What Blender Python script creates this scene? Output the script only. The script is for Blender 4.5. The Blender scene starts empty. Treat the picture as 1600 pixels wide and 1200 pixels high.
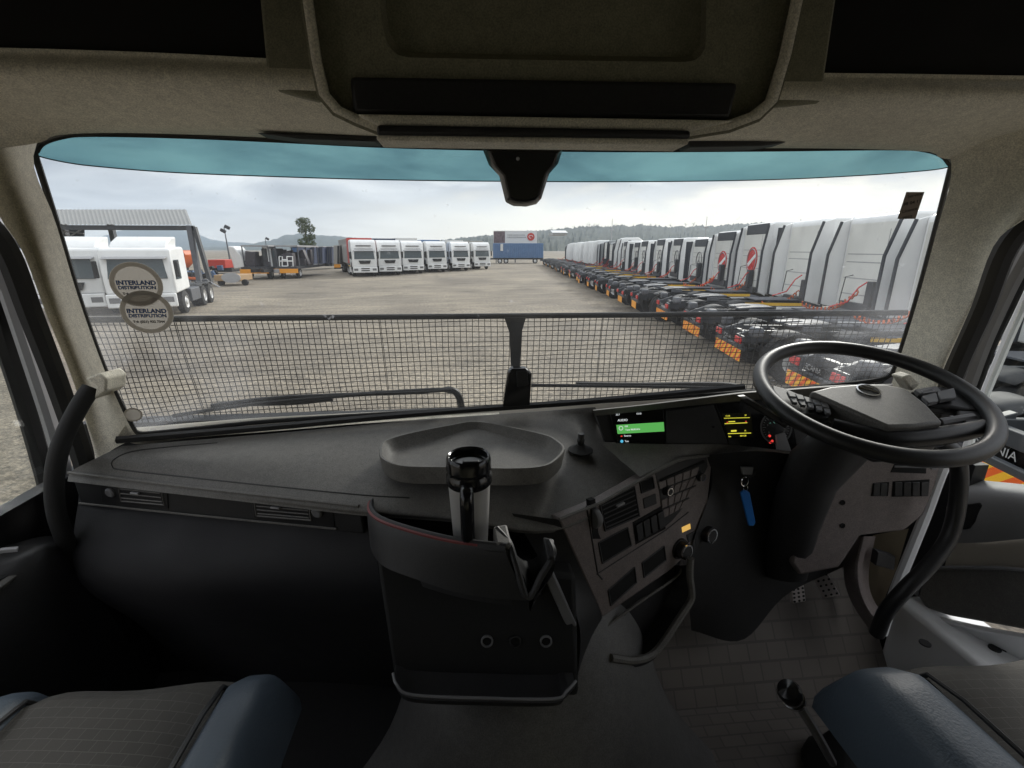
import bpy, bmesh, math, random
from mathutils import Vector as V, Matrix
random.seed(7)
sc = bpy.context.scene
col = sc.collection
R = math.radians
# ------------------------------------------------------------------ camera
EZ = 2.75
EYE = V((0, 0, EZ)); F = 720.0; PITCH = R(16.3); YAW = R(5)
cd = bpy.data.cameras.new('camera'); cam = bpy.data.objects.new('camera', cd); col.objects.link(cam)
cam.location = EYE; cam.rotation_euler = (math.pi/2-PITCH, 0, -YAW)
cd.sensor_width = 36; cd.lens = 36*F/1600; cd.clip_start = .03; cd.clip_end = 9000
sc.camera = cam
sc.view_settings.view_transform = 'Standard'; sc.view_settings.look = 'None'
sc.view_settings.exposure = 1.33; sc.view_settings.gamma = 1
# ------------------------------------------------------------------ sky and sun
SUN_EL, SUN_AZ = R(24), R(38)       # azimuth clockwise from +Y
w = bpy.data.worlds.new('World'); sc.world = w; w.use_nodes = True
nt = w.node_tree; N = nt.nodes; L = nt.links; N.clear()
out = N.new('ShaderNodeOutputWorld'); bg = N.new('ShaderNodeBackground'); bg.inputs[1].default_value = .12
sky = N.new('ShaderNodeTexSky'); sky.sky_type = 'NISHITA'; sky.sun_disc = False
sky.sun_elevation = SUN_EL; sky.sun_rotation = SUN_AZ
tc = N.new('ShaderNodeTexCoord'); sep = N.new('ShaderNodeSeparateXYZ'); L.new(tc.outputs['Generated'], sep.inputs[0])
def wmath(op, a, b=None, c=None):
    m = N.new('ShaderNodeMath'); m.operation = op
    for i, q in enumerate((a, b, c)):
        if q is None: continue
        if isinstance(q, (int, float)): m.inputs[i].default_value = q
        else: L.new(q, m.inputs[i])
    return m.outputs[0]
zz = wmath('ADD', wmath('MAXIMUM', sep.outputs[2], 0.0), .16)
cb = N.new('ShaderNodeCombineXYZ')
L.new(wmath('DIVIDE', sep.outputs[0], zz), cb.inputs[0]); L.new(wmath('DIVIDE', sep.outputs[1], zz), cb.inputs[1])
n1 = N.new('ShaderNodeTexNoise'); n1.inputs['Scale'].default_value = 1.1; n1.inputs['Detail'].default_value = 7
n1.inputs['Roughness'].default_value = .55; n1.inputs['Distortion'].default_value = .5; L.new(cb.outputs[0], n1.inputs['Vector'])
cr = N.new('ShaderNodeValToRGB'); L.new(n1.outputs[0], cr.inputs[0])
e = cr.color_ramp.elements
e[0].position = .36; e[0].color = (.24, .25, .28, 1); e[1].position = .66; e[1].color = (.74, .74, .73, 1)
m_ = cr.color_ramp.elements.new(.5); m_.color = (.46, .47, .49, 1)
# bright, slightly warm break in the cloud low over the far right
dr = N.new('ShaderNodeVectorMath'); dr.operation = 'DOT_PRODUCT'; L.new(tc.outputs['Generated'], dr.inputs[0])
dr.inputs[1].default_value = (math.sin(SUN_AZ), math.cos(SUN_AZ), 0.0)
azf = N.new('ShaderNodeMapRange'); azf.interpolation_type = 'SMOOTHSTEP'; L.new(dr.outputs['Value'], azf.inputs[0])
azf.inputs[1].default_value = .45; azf.inputs[2].default_value = .98
elf = N.new('ShaderNodeMapRange'); elf.interpolation_type = 'SMOOTHSTEP'
L.new(wmath('ADD', sep.outputs[2], wmath('MULTIPLY', wmath('SUBTRACT', n1.outputs[0], .5), .16)), elf.inputs[0])
elf.inputs[1].default_value = .125; elf.inputs[2].default_value = .06; 
elf2 = N.new('ShaderNodeMapRange'); elf2.interpolation_type = 'SMOOTHSTEP'
L.new(wmath('ADD', sep.outputs[2], wmath('MULTIPLY', wmath('SUBTRACT', n1.outputs[0], .5), .10)), elf2.inputs[0])
elf2.inputs[1].default_value = .10; elf2.inputs[2].default_value = .01
brk = wmath('MULTIPLY', azf.outputs[0], elf.outputs[0])
mix0 = N.new('ShaderNodeMixRGB'); L.new(wmath('MULTIPLY', elf2.outputs[0], .55), mix0.inputs[0]); L.new(cr.outputs[0], mix0.inputs[1]); mix0.inputs[2].default_value = (.70, .67, .61, 1)
mix1 = N.new('ShaderNodeMixRGB'); L.new(brk, mix1.inputs[0]); L.new(mix0.outputs[0], mix1.inputs[1]); mix1.inputs[2].default_value = (1.08, 1.0, .84, 1)
scl = N.new('ShaderNodeVectorMath'); scl.operation = 'SCALE'; scl.inputs['Scale'].default_value = 4.75; L.new(mix1.outputs[0], scl.inputs[0])
zen = N.new('ShaderNodeVectorMath'); zen.operation = 'SCALE'; L.new(scl.outputs[0], zen.inputs[0])   # an overcast sky is brighter towards the zenith
L.new(wmath('ADD', 1.0, wmath('MULTIPLY', wmath('MAXIMUM', wmath('SUBTRACT', sep.outputs[2], .2), 0.0), 2.0)), zen.inputs['Scale'])
mix2 = N.new('ShaderNodeMixRGB'); mix2.inputs[0].default_value = .97; L.new(sky.outputs[0], mix2.inputs[1]); L.new(zen.outputs[0], mix2.inputs[2])
L.new(mix2.outputs[0], bg.inputs[0]); L.new(bg.outputs[0], out.inputs[0])
sd = bpy.data.lights.new('sun', 'SUN'); sd.energy = 1.5; sd.angle = R(14); sd.color = (1, .96, .9)
so = bpy.data.objects.new('sun', sd); col.objects.link(so)
so.rotation_euler = V((-math.sin(SUN_AZ)*math.cos(SUN_EL), -math.cos(SUN_AZ)*math.cos(SUN_EL), -math.sin(SUN_EL))).to_track_quat('-Z', 'Y').to_euler()

# ------------------------------------------------------------------ rays through picture points, to find where real surfaces lie
def ray(px, py):
    cx = (px-800)/F; cy = (600-py)/F
    y = math.cos(PITCH)+cy*math.sin(PITCH); z = -math.sin(PITCH)+cy*math.cos(PITCH)
    return V((cx*math.cos(YAW)+y*math.sin(YAW), -cx*math.sin(YAW)+y*math.cos(YAW), z))
def hz(px, py, z): d = ray(px, py); return EYE+d*(z/d.z)          # z relative to the eye
def hy(px, py, y): d = ray(px, py); return EYE+d*(y/d.y)
def hx(px, py, x): d = ray(px, py); return EYE+d*(x/d.x)
def hp(px, py, pl): d = ray(px, py); return EYE+d*((pl[0]-EYE).dot(pl[1])/d.dot(pl[1]))
def yw(x, z):                                                       # inner face of the windscreen, z relative to the eye
    u = abs(x-.16)/1.07
    return 1.20-.15*max(0, u)**4-.16*(z+.43)
def hw(px, py, off=0):
    y = 1.15
    for _ in range(12):
        p = hy(px, py, y); y = yw(p.x, p.z-EZ)+off
    return hy(px, py, y)
def plane(p, n): return (V(p), V(n).normalized())
def K(x, y, z=0):                                                   # yard frame: x right, y away along the yard
    return V((x*math.cos(YAW)+y*math.sin(YAW), -x*math.sin(YAW)+y*math.cos(YAW), z))

# ------------------------------------------------------------------ mesh helpers
ORG = {}
def tag(o, label=None, cat=None, group=None, kind=None):
    if label: o['label'] = label
    if cat: o['category'] = cat
    if group: o['group'] = group
    if kind: o['kind'] = kind
    return o
def thing(name, loc, label, cat, group=None, rz=0):
    o = bpy.data.objects.new(name, None); col.objects.link(o); o.location = loc; o.rotation_euler.z = rz
    o.empty_display_size = .1
    ORG[o.name] = V(loc); return tag(o, label, cat, group)
def catmull(P, n):
    if len(P) == 2: return [P[0].lerp(P[1], i/n) for i in range(n+1)]
    Q = [2*P[0]-P[1]]+list(P)+[2*P[-1]-P[-2]]; o = []
    m = len(P)-1
    for i in range(n+1):
        t = i/n*m; k = min(int(t), m-1); t -= k
        a, b, c, d = Q[k:k+4]
        o.append(.5*((2*b)+(c-a)*t+(2*a-5*b+4*c-d)*t*t+(3*b-a-3*c+d)*t**3))
    return o
class MB:
    def __init__(s): s.v = []; s.f = []
    def add(s, vs, fs):
        k = len(s.v); s.v += [V(q) for q in vs]; s.f += [tuple(i+k for i in f) for f in fs]; return s
    def box(s, c, size, rot=None):
        c = V(c); h = V(size)/2; vs = []
        for dx in (-1, 1):
            for dy in (-1, 1):
                for dz in (-1, 1):
                    q = V((dx*h.x, dy*h.y, dz*h.z)); vs.append(c+(rot@q if rot else q))
        return s.add(vs, [(0, 1, 3, 2), (4, 6, 7, 5), (0, 4, 5, 1), (2, 3, 7, 6), (0, 2, 6, 4), (1, 5, 7, 3)])
    def b2(s, a, b): a = V(a); b = V(b); return s.box((a+b)/2, [abs(q) for q in (b-a)])
    def prism(s, pts, vec):
        n = len(pts); vec = V(vec); pts = [V(p) for p in pts]
        return s.add(pts+[p+vec for p in pts], [tuple(range(n)), tuple(range(2*n-1, n-1, -1))]+[(i, (i+1) % n, n+(i+1) % n, n+i) for i in range(n)])
    def grid(s, rows, closed=False):
        m = len(rows[0]); k = len(s.v)
        for r in rows: s.v += r
        for i in range(len(rows)-1):
            for j in range(m if closed else m-1):
                a = k+i*m+j; b = k+i*m+(j+1) % m
                s.f.append((a, b, b+m, a+m))
        return s
    def loft(s, rows, nu=20, nv=6):
        rr = [catmull([V(p) for p in r], nu) for r in rows]
        cols = [catmull([r[j] for r in rr], nv*(len(rr)-1)) for j in range(nu+1)]
        return s.grid([[c[i] for c in cols] for i in range(len(cols[0]))])
    def tube(s, pts, r, n=8, closed=False, cap=True):
        pts = [V(p) for p in pts]; m = len(pts); rows = []
        up = None
        for i, p in enumerate(pts):
            if closed: t = pts[(i+1) % m]-pts[i-1]
            else: t = pts[min(i+1, m-1)]-pts[max(i-1, 0)]
            t.normalize()
            if up is None:
                up = V((0, 0, 1)) if abs(t.z) < .9 else V((1, 0, 0))
            u = (up-t*up.dot(t)).normalized(); up = u; q = t.cross(u)
            rr = r[i] if isinstance(r, (list, tuple)) else r
            rows.append([p+(u*math.cos(2*math.pi*j/n)+q*math.sin(2*math.pi*j/n))*rr for j in range(n)])
        if closed: rows.append(rows[0])
        k = len(s.v); s.grid(rows, True)
        if cap and not closed:
            s.f.append(tuple(k+j for j in range(n))); s.f.append(tuple(k+(m-1)*n+j for j in range(n-1, -1, -1)))
        return s
    def lathe(s, c, ax, prof, n=24):                                # prof: (height along ax, radius)
        c = V(c); ax = V(ax).normalized(); u = ax.orthogonal().normalized(); q = ax.cross(u)
        return s.grid([[c+ax*h+(u*math.cos(2*math.pi*j/n)+q*math.sin(2*math.pi*j/n))*max(r, 1e-5) for j in range(n)] for h, r in prof], True)
    def build(s, name, mat, parent=None, bevel=0, smooth=40, solid=0, subd=0, loc=None, seg=2, label=None, local=False):
        me = bpy.data.meshes.new(name); vs = s.v
        if parent is None and not local:
            xs = [v.x for v in vs]; ys = [v.y for v in vs]
            base = V(((min(xs)+max(xs))/2, (min(ys)+max(ys))/2, min(v.z for v in vs)))
        elif local: base = V((0, 0, 0))
        else: base = ORG.get(parent.name, V((0, 0, 0)))
        me.from_pydata([v-base for v in vs], [], s.f)
        b = bmesh.new(); b.from_mesh(me); bmesh.ops.remove_doubles(b, verts=b.verts, dist=1e-6)
        bmesh.ops.recalc_face_normals(b, faces=b.faces); b.to_mesh(me); b.free()
        o = bpy.data.objects.new(name, me); col.objects.link(o)
        if mat: me.materials.append(mat)
        if parent is not None: o.parent = parent
        if parent is None: o.location = base
        ORG[o.name] = base
        if loc is not None: o.location = loc
        if smooth: me.shade_smooth(); me.set_sharp_from_angle(angle=R(smooth))
        if solid: m = o.modifiers.new('s', 'SOLIDIFY'); m.thickness = solid; m.offset = 0
        if bevel: m = o.modifiers.new('b', 'BEVEL'); m.width = bevel; m.segments = seg; m.limit_method = 'ANGLE'; m.angle_limit = R(35)
        if subd: m = o.modifiers.new('d', 'SUBSURF'); m.levels = subd; m.render_levels = subd
        if label: o['label'] = label
        return o
def dup(o, parent=None):
    c = o.copy(); col.objects.link(c)
    if parent is not None: c.parent = parent
    for ch in list(o.children): dup(ch, c)
    return c
def text(name, body, size, pos, right, up, mat, parent, ext=.0004, align='CENTER', local=False, bold=0):
    cu = bpy.data.curves.new(name, 'FONT'); cu.body = body; cu.size = size; cu.extrude = ext; cu.offset = size*bold; cu.align_x = align; cu.align_y = 'CENTER'
    t = bpy.data.objects.new('t', cu); col.objects.link(t); bpy.context.view_layer.update()
    me = bpy.data.meshes.new_from_object(t.evaluated_get(bpy.context.evaluated_depsgraph_get()))
    bpy.data.objects.remove(t); bpy.data.curves.remove(cu)
    r = V(right).normalized(); u = V(up); u = (u-r*u.dot(r)).normalized(); n = r.cross(u)
    M = Matrix((r, u, n)).transposed().to_4x4(); M.translation = V(pos)
    me.transform(M)
    base = V((0, 0, 0)) if local else ORG.get(parent.name, V((0, 0, 0)))
    me.transform(Matrix.Translation(-base))
    me.name = name; me.materials.clear(); me.materials.append(mat)
    o = bpy.data.objects.new(name, me); col.objects.link(o); o.parent = parent; ORG[o.name] = base
    return o

# ------------------------------------------------------------------ materials
def mat(name, c, rough=.6, metal=0, var=.12, vs=8.0, bump=0, bs=400, spec=.5, coat=0, grain=None):
    if grain is None: grain = .22 if bs >= 500 else 0
    m = bpy.data.materials.new(name); m.use_nodes = True; t = m.node_tree; p = t.nodes['Principled BSDF']
    p.inputs['Roughness'].default_value = rough; p.inputs['Metallic'].default_value = metal
    p.inputs['Specular IOR Level'].default_value = spec; p.inputs['Coat Weight'].default_value = coat
    tcn = t.nodes.new('ShaderNodeTexCoord')
    no = t.nodes.new('ShaderNodeTexNoise'); no.inputs['Scale'].default_value = vs; no.inputs['Detail'].default_value = 5
    t.links.new(tcn.outputs['Object'], no.inputs['Vector'])
    mx = t.nodes.new('ShaderNodeMixRGB'); t.links.new(no.outputs[0], mx.inputs[0])
    mx.inputs[1].default_value = [q*(1-var) for q in c[:3]]+[1]; mx.inputs[2].default_value = [min(1, q*(1+var)) for q in c[:3]]+[1]
    last = mx.outputs[0]
    if grain:                                                       # moulded grain, dust and scuffs
        for sc_, lo, hi, amt in ((420, .35, .65, grain), (60, .3, .7, .10), (2.2, .3, .75, .14)):
            g_ = t.nodes.new('ShaderNodeTexNoise'); g_.inputs['Scale'].default_value = sc_; g_.inputs['Detail'].default_value = 6; t.links.new(tcn.outputs['Object'], g_.inputs['Vector'])
            m2 = t.nodes.new('ShaderNodeMapRange'); t.links.new(g_.outputs[0], m2.inputs[0]); m2.inputs[1].default_value = lo; m2.inputs[2].default_value = hi; m2.inputs[3].default_value = 1-amt; m2.inputs[4].default_value = 1+amt
            sc2 = t.nodes.new('ShaderNodeVectorMath'); sc2.operation = 'SCALE'; t.links.new(last, sc2.inputs[0]); t.links.new(m2.outputs[0], sc2.inputs['Scale']); last = sc2.outputs[0]
    t.links.new(last, p.inputs['Base Color'])
    rr = t.nodes.new('ShaderNodeMapRange'); t.links.new(no.outputs[0], rr.inputs[0]); rr.inputs[3].default_value = max(0, rough-.12); rr.inputs[4].default_value = min(1, rough+.12)
    t.links.new(rr.outputs[0], p.inputs['Roughness'])
    if bump:
        nb = t.nodes.new('ShaderNodeTexNoise'); nb.inputs['Scale'].default_value = bs; nb.inputs['Detail'].default_value = 2
        t.links.new(tcn.outputs['Object'], nb.inputs['Vector'])
        bp = t.nodes.new('ShaderNodeBump'); bp.inputs['Strength'].default_value = bump; bp.inputs['Distance'].default_value = .001*400/bs
        t.links.new(nb.outputs[0], bp.inputs['Height']); t.links.new(bp.outputs[0], p.inputs['Normal'])
    return m
def emit(name, c, s):
    m = bpy.data.materials.new(name); m.use_nodes = True; p = m.node_tree.nodes['Principled BSDF']
    p.inputs['Base Color'].default_value = (.01, .01, .01, 1); p.inputs['Emission Color'].default_value = (*c, 1); p.inputs['Emission Strength'].default_value = s
    return m
def glass(name, tint=(.95, .97, .96), refl=.05, dirt=0):
    m = bpy.data.materials.new(name); m.use_nodes = True; t = m.node_tree; t.nodes.clear(); n = t.nodes; l = t.links
    o = n.new('ShaderNodeOutputMaterial'); tr = n.new('ShaderNodeBsdfTransparent'); tr.inputs[0].default_value = (*tint, 1)
    gl = n.new('ShaderNodeBsdfGlossy'); gl.inputs['Roughness'].default_value = .02; gl.inputs[0].default_value = (1, 1, 1, 1)
    lw = n.new('ShaderNodeLayerWeight'); lw.inputs[0].default_value = .25
    mr = n.new('ShaderNodeMapRange'); l.new(lw.outputs['Fresnel'], mr.inputs[0]); mr.inputs[3].default_value = refl*.4; mr.inputs[4].default_value = min(1, refl*6)
    mx = n.new('ShaderNodeMixShader'); l.new(mr.outputs[0], mx.inputs[0]); l.new(tr.outputs[0], mx.inputs[1]); l.new(gl.outputs[0], mx.inputs[2])
    last = mx
    if dirt:
        tx = n.new('ShaderNodeTexCoord'); a = n.new('ShaderNodeTexNoise'); a.inputs['Scale'].default_value = 5; a.inputs['Detail'].default_value = 8
        l.new(tx.outputs['Object'], a.inputs['Vector'])
        # dried splash film in the lower corners that the wipers miss
        sp = n.new('ShaderNodeSeparateXYZ'); l.new(tx.outputs['Object'], sp.inputs[0])
        def mm(op, a_, b_):
            q = n.new('ShaderNodeMath'); q.operation = op
            for i, k in enumerate((a_, b_)):
                if isinstance(k, (int, float)): q.inputs[i].default_value = k
                else: l.new(k, q.inputs[i])
            return q.outputs[0]
        ax = mm('ABSOLUTE', sp.outputs[0], 0)
        r1 = n.new('ShaderNodeMapRange'); r1.interpolation_type = 'SMOOTHSTEP'; l.new(ax, r1.inputs[0]); r1.inputs[1].default_value = .62; r1.inputs[2].default_value = .95
        r2 = n.new('ShaderNodeMapRange'); r2.interpolation_type = 'SMOOTHSTEP'; l.new(sp.outputs[2], r2.inputs[0]); r2.inputs[1].default_value = .46; r2.inputs[2].default_value = .15
        r3 = n.new('ShaderNodeMapRange'); l.new(a.outputs[0], r3.inputs[0]); r3.inputs[1].default_value = .38; r3.inputs[2].default_value = .7
        fine = n.new('ShaderNodeTexNoise'); fine.inputs['Scale'].default_value = 60; fine.inputs['Detail'].default_value = 6; l.new(tx.outputs['Object'], fine.inputs['Vector'])
        r4 = n.new('ShaderNodeMapRange'); l.new(fine.outputs[0], r4.inputs[0]); r4.inputs[1].default_value = .68; r4.inputs[2].default_value = .76
        f = mm('ADD', mm('MULTIPLY', mm('MULTIPLY', r1.outputs[0], r2.outputs[0]), mm('MULTIPLY', r3.outputs[0], dirt)), mm('MULTIPLY', r4.outputs[0], .16))
        sm = n.new('ShaderNodeTexNoise'); sm.inputs['Scale'].default_value = 3.2; sm.inputs['Detail'].default_value = 6; sm.inputs['Distortion'].default_value = 1.5; l.new(tx.outputs['Object'], sm.inputs['Vector'])
        f = mm('ADD', f, mm('MULTIPLY', sm.outputs[0], .035))
        df = n.new('ShaderNodeBsdfTranslucent'); df.inputs[0].default_value = (.75, .77, .8, 1)
        m2 = n.new('ShaderNodeMixShader'); l.new(f, m2.inputs[0]); l.new(mx.outputs[0], m2.inputs[1]); l.new(df.outputs[0], m2.inputs[2]); last = m2
    l.new(last.outputs[0], o.inputs[0]); return m
M = {}
M['dash'] = mat('dash_plastic', (.135, .13, .12), .62, bump=.5, bs=900, var=.15)
M['dash2'] = mat('dark_plastic', (.022, .022, .023), .55, bump=.35, bs=900)
M['console'] = mat('console_plastic', (.19, .162, .155), .5, bump=.3, bs=900)
M['black'] = mat('black_plastic', (.012, .012, .013), .5)
M['blackg'] = mat('gloss_black_plastic', (.01, .01, .011), .18)
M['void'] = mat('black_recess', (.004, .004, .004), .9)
M['rubber'] = mat('rubber', (.018, .018, .018), .75, bump=.3, bs=300)
M['rim'] = mat('wheel_leather', (.016, .016, .017), .42, bump=.25, bs=700)
M['pad'] = mat('wheel_pad_plastic', (.13, .125, .115), .5, bump=.4, bs=900)
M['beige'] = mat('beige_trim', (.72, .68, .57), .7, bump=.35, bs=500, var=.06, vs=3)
M['beige_shaded'] = mat('shaded_roof_trim', (.24, .23, .165), .8, bump=.4, bs=500, var=.08, vs=3)  # beige trim darkened: the dimness up at the header is in the colour
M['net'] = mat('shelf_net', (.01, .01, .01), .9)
M['steel'] = mat('brushed_steel', (.60, .59, .57), .36, .45, var=.1, vs=30)
M['chrome'] = mat('chrome', (.7, .7, .7), .15, 1)
M['white'] = mat('white_paint', (.78, .79, .80), .35, coat=.3, var=.04, vs=1.5)
M['blue'] = mat('blue_tag', (.02, .17, .55), .35)
M['grey'] = mat('grey_plastic', (.16, .16, .165), .5)
M['lgrey'] = mat('light_grey_plastic', (.36, .36, .37), .5)
M['glass'] = glass('windscreen_glass', dirt=.40)
M['glass2'] = glass('side_glass')
M['tint'] = glass('tinted_band', (.19, .36, .37), .05, 0)
# ------------------------------------------------------------------ the cab shell
FL = EZ-1.30                                       # cab floor
cab = thing('truck_cab', (.16, .6, FL), 'cab interior with beige pillars and roof trim round the wide windscreen', 'truck cab')
def band(px0, py0, off): return hw(px0, py0, off)
# windscreen: one curved pane on yw(); the top band is tinted
top = [(48, 238), (60, 222), (90, 212), (130, 208), (250, 210), (400, 216), (600, 226), (800, 231), (1000, 233), (1200, 232), (1400, 230), (1450, 233), (1478, 242), (1492, 258)]
bandb = [(48, 240), (75, 248), (110, 255), (150, 260), (260, 269), (400, 275), (600, 281), (800, 283.5), (1000, 284), (1200, 281), (1350, 274), (1420, 269), (1462, 265), (1492, 259)]
bot = [(205, 672), (208, 676), (215, 679), (230, 679), (300, 672), (420, 660), (600, 648), (800, 637), (1000, 625), (1130, 616), (1280, 605), (1350, 598), (1385, 592), (1398, 585)]
mid = [(120, 470)]+[None]*12+[(1435, 470)]
midr = []
for i in range(14):
    u = i/13; midr.append((120+(1436-120)*u, 470+8*math.sin(u*3.14)))
def wrow(pts, off=0): return [hw(a, b, off) for a, b in pts]
GO = .012
sp = cab
rows = [wrow(bandb, GO), wrow(midr, GO), wrow(bot, GO)]
g = MB().loft(rows, 40, 8)
g.v = [V((v.x, yw(v.x, v.z-EZ)+GO, v.z)) for v in g.v]
wsc = g.build('windscreen', M['glass'], sp)
# object origin for the dirt pattern: bottom centre of the glass
def reorg(o, p):
    d = V(p)-ORG[o.name]-V((0, 0, 0)); o.data.transform(Matrix.Translation(-d)); o.location = V(o.location)+d; ORG[o.name] = ORG[o.name]+d
reorg(wsc, (.16, 1.15, EZ-.45))
g = MB().loft([wrow(top, GO), wrow(bandb, GO)], 40, 3); g.v = [V((v.x, yw(v.x, v.z-EZ)+GO, v.z)) for v in g.v]
g.build('tinted_band', M['tint'], sp)
MB().tube([V((v.x, yw(v.x, v.z-EZ)+GO-.001, v.z)) for v in catmull([hw(a, b, GO) for a, b in bandb], 60)], .0011, 4).build('band_edge', M['black'], wsc)
# rubber frit round the glass
per = [hw(a, b, -.002) for a, b in top]+[hw(1436, 470, -.002)]+[hw(a, b, -.002) for a, b in bot[::-1]]+[hw(120, 470, -.002)]
topc = catmull([hw(a, b, .0) for a, b in top], 60); botc = catmull([hw(a, b, 0) for a, b in bot], 60)
lft = catmull([hw(205, 672), hw(162, 585), hw(120, 470), hw(82, 345), hw(48, 238)], 20); rgt = catmull([hw(1492, 258), hw(1466, 360), hw(1436, 470), hw(1408, 560), hw(1398, 585)], 20)
loop = topc+rgt[1:-1]+botc[::-1]+lft[1:-1]
MB().tube([p+V((0,.008,0)) for p in loop], .0055, 6, closed=True).build('windscreen_seal', M['rubber'], sp)

# --- header trim above the windscreen
def row(pts): return [hy(a, b, y) for a, b, y in pts]
topout = [(-60, 240), (48, 226), (78, 214), (130, 208), (260, 209), (420, 215), (600, 224), (800, 229), (1000, 231), (1200, 232), (1400, 233), (1462, 240), (1500, 250), (1680, 250)]
hdr0 = catmull([hw(a, b, -.01) for a, b in topout], 11)
hdr1 = [hy(a, b, y) for a, b, y in [(-60, 190, .98), (48, 187, .98), (130, 188, .98), (260, 192, .98), (420, 198, .97), (600, 206, .96), (800, 210, .96), (1000, 213, .96), (1200, 212, .96), (1400, 210, .97), (1500, 212, .97), (1680, 215, .97)]]
hdr2 = [hy(a, b-8, y-.06) for a, b, y in [(-60, 130, .93), (48, 132, .93), (130, 134, .93), (260, 138, .93), (420, 146, .92), (600, 154, .92), (800, 160, .92), (1000, 164, .92), (1200, 164, .92), (1400, 165, .92), (1500, 166, .92), (1680, 168, .92)]]
hdr3 = [v+V((0, .005, .035)) for v in hdr2]
hdr4 = [v+V((0, .03, .045)) for v in hdr2]
hdr5 = [v+V((0, .26, .05)) for v in hdr2]
MB().loft([hdr0, hdr1, hdr2, hdr3, hdr4, hdr5], 40, 5).build('header_trim', M['beige'], cab, smooth=60)
# shelf openings either side, divided from the centre locker
sh = MB(); yb = 1.16
sh.prism([V((-1.0, yb, EZ+.36)), V((1.35, yb, EZ+.36)), V((1.35, yb, EZ+.95)), V((-1.0, yb, EZ+.95))], (0, .02, 0))
sh.build('shelf_back', M['net'], cab)
# trim between the shelf nets and the centre locker, each side
for pts, nm in (([(402, -30), (478, -30), (500, 158), (418, 138)], 0), ([(1224, -30), (1312, -30), (1284, 160), (1205, 166)], 1)):
    MB().prism([hy(a, b, .86) for a, b in pts], (0, .02, 0)).build('shelf_divider', M['beige_shaded'], cab, bevel=.006)
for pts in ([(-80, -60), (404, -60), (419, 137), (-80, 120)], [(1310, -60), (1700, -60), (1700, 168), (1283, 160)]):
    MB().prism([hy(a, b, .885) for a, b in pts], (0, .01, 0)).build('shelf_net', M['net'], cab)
# centre locker: a rounded box hanging forward of the shelves
YL = .72
ol = [(470, -60), (474, 0), (488, 95), (500, 150), (522, 176), (555, 192), (592, 207), (800, 210), (1078, 213), (1140, 203), (1185, 186), (1212, 160), (1234, 85), (1252, 0), (1258, -60)]
front = [hy(a, b, YL) for a, b in ol]
back = [hy(a+(4 if a < 800 else -4), b-3, .98) for a, b in ol]
MB().grid([front, back]).build('locker_side', M['beige_shaded'], cab, solid=.008)
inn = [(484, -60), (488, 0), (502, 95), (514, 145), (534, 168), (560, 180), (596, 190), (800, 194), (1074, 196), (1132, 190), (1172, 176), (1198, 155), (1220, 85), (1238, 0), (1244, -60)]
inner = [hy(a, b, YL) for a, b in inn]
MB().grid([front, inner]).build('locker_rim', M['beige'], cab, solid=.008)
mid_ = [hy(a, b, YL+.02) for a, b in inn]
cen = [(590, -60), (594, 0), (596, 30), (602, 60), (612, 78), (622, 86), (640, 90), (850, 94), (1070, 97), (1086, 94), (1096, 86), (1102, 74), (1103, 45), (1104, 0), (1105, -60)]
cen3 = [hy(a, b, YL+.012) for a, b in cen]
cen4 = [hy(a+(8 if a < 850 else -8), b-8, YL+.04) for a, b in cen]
MB().grid([inner, mid_, cen3, cen4]).build('locker_face', M['beige_shaded'], cab, smooth=50)
MB().prism(cen4, (0, .01, 0)).build('locker_lid', M['beige_shaded'], cab)
# recessed grip slot and the light strip under it
MB().prism([hy(a, b, YL-.002) for a, b in [(545, 118), (1155, 128), (1142, 186), (552, 178)]], (0, .03, 0)).build('locker_slot', M['dash2'], cab, bevel=.006)
MB().prism([hy(a, b, YL-.02) for a, b in [(556, 177), (1150, 187), (1082, 203), (592, 195)]], (0, .06, 0)).build('locker_lip', M['beige'], cab, bevel=.004)
MB().prism([hy(a, b, YL-.026) for a, b in [(588, 194), (1080, 203), (1080, 216), (588, 210)]], (0, .05, 0)).build('blind_cassette', M['dash2'], cab, bevel=.004)
MB().prism([hy(a, b, YL-.022) for a, b in [(588, 210), (1078, 216), (1076, 226), (588, 219)]], (0, .05, 0)).build('blind_rail', M['beige'], cab, bevel=.003)
MB().prism([hy(a, b, .99) for a, b in [(400, 207), (588, 210), (588, 221), (470, 217)]], (0, .05, 0)).build('visor_edge', M['dash2'], cab, bevel=.003)
MB().prism([hy(a, b, .99) for a, b in [(1078, 213), (1230, 222), (1190, 228), (1078, 230)]], (0, .05, 0)).build('visor_edge', M['dash2'], cab, bevel=.003)
# --- A pillars: rows run from the glass edge to the door edge
L0 = [hw(a, b, -.012) for a, b in [(85, 180), (52, 250), (86, 345), (124, 470), (166, 585), (204, 668), (218, 682)]]
L1 = row([(-20, 180, 1.08), (12, 275, 1.08), (46, 365, 1.09), (86, 478, 1.10), (130, 590, 1.12), (165, 680, 1.12), (180, 700, 1.12)])
L2 = row([(-70, 200, 1.03), (-2, 335, 1.04), (36, 395, 1.06), (72, 490, 1.08), (112, 590, 1.10), (143, 690, 1.11), (150, 722, 1.11)])
L3 = [v+V((-.02, .05, 0)) for v in L2]
MB().loft([L0, L1, L2, L3], 26, 6).build('pillar_trim', M['beige'], cab, smooth=60)
R0 = [hw(a, b, -.012) for a, b in [(1458, 190), (1487, 262), (1464, 360), (1434, 470), (1406, 560), (1396, 590), (1380, 640)]]
R1 = row([(1650, 185, .93), (1610, 270, .93), (1540, 370, .96), (1500, 470, .97), (1463, 560, .98), (1450, 600, .98), (1430, 650, .98)])
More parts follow.
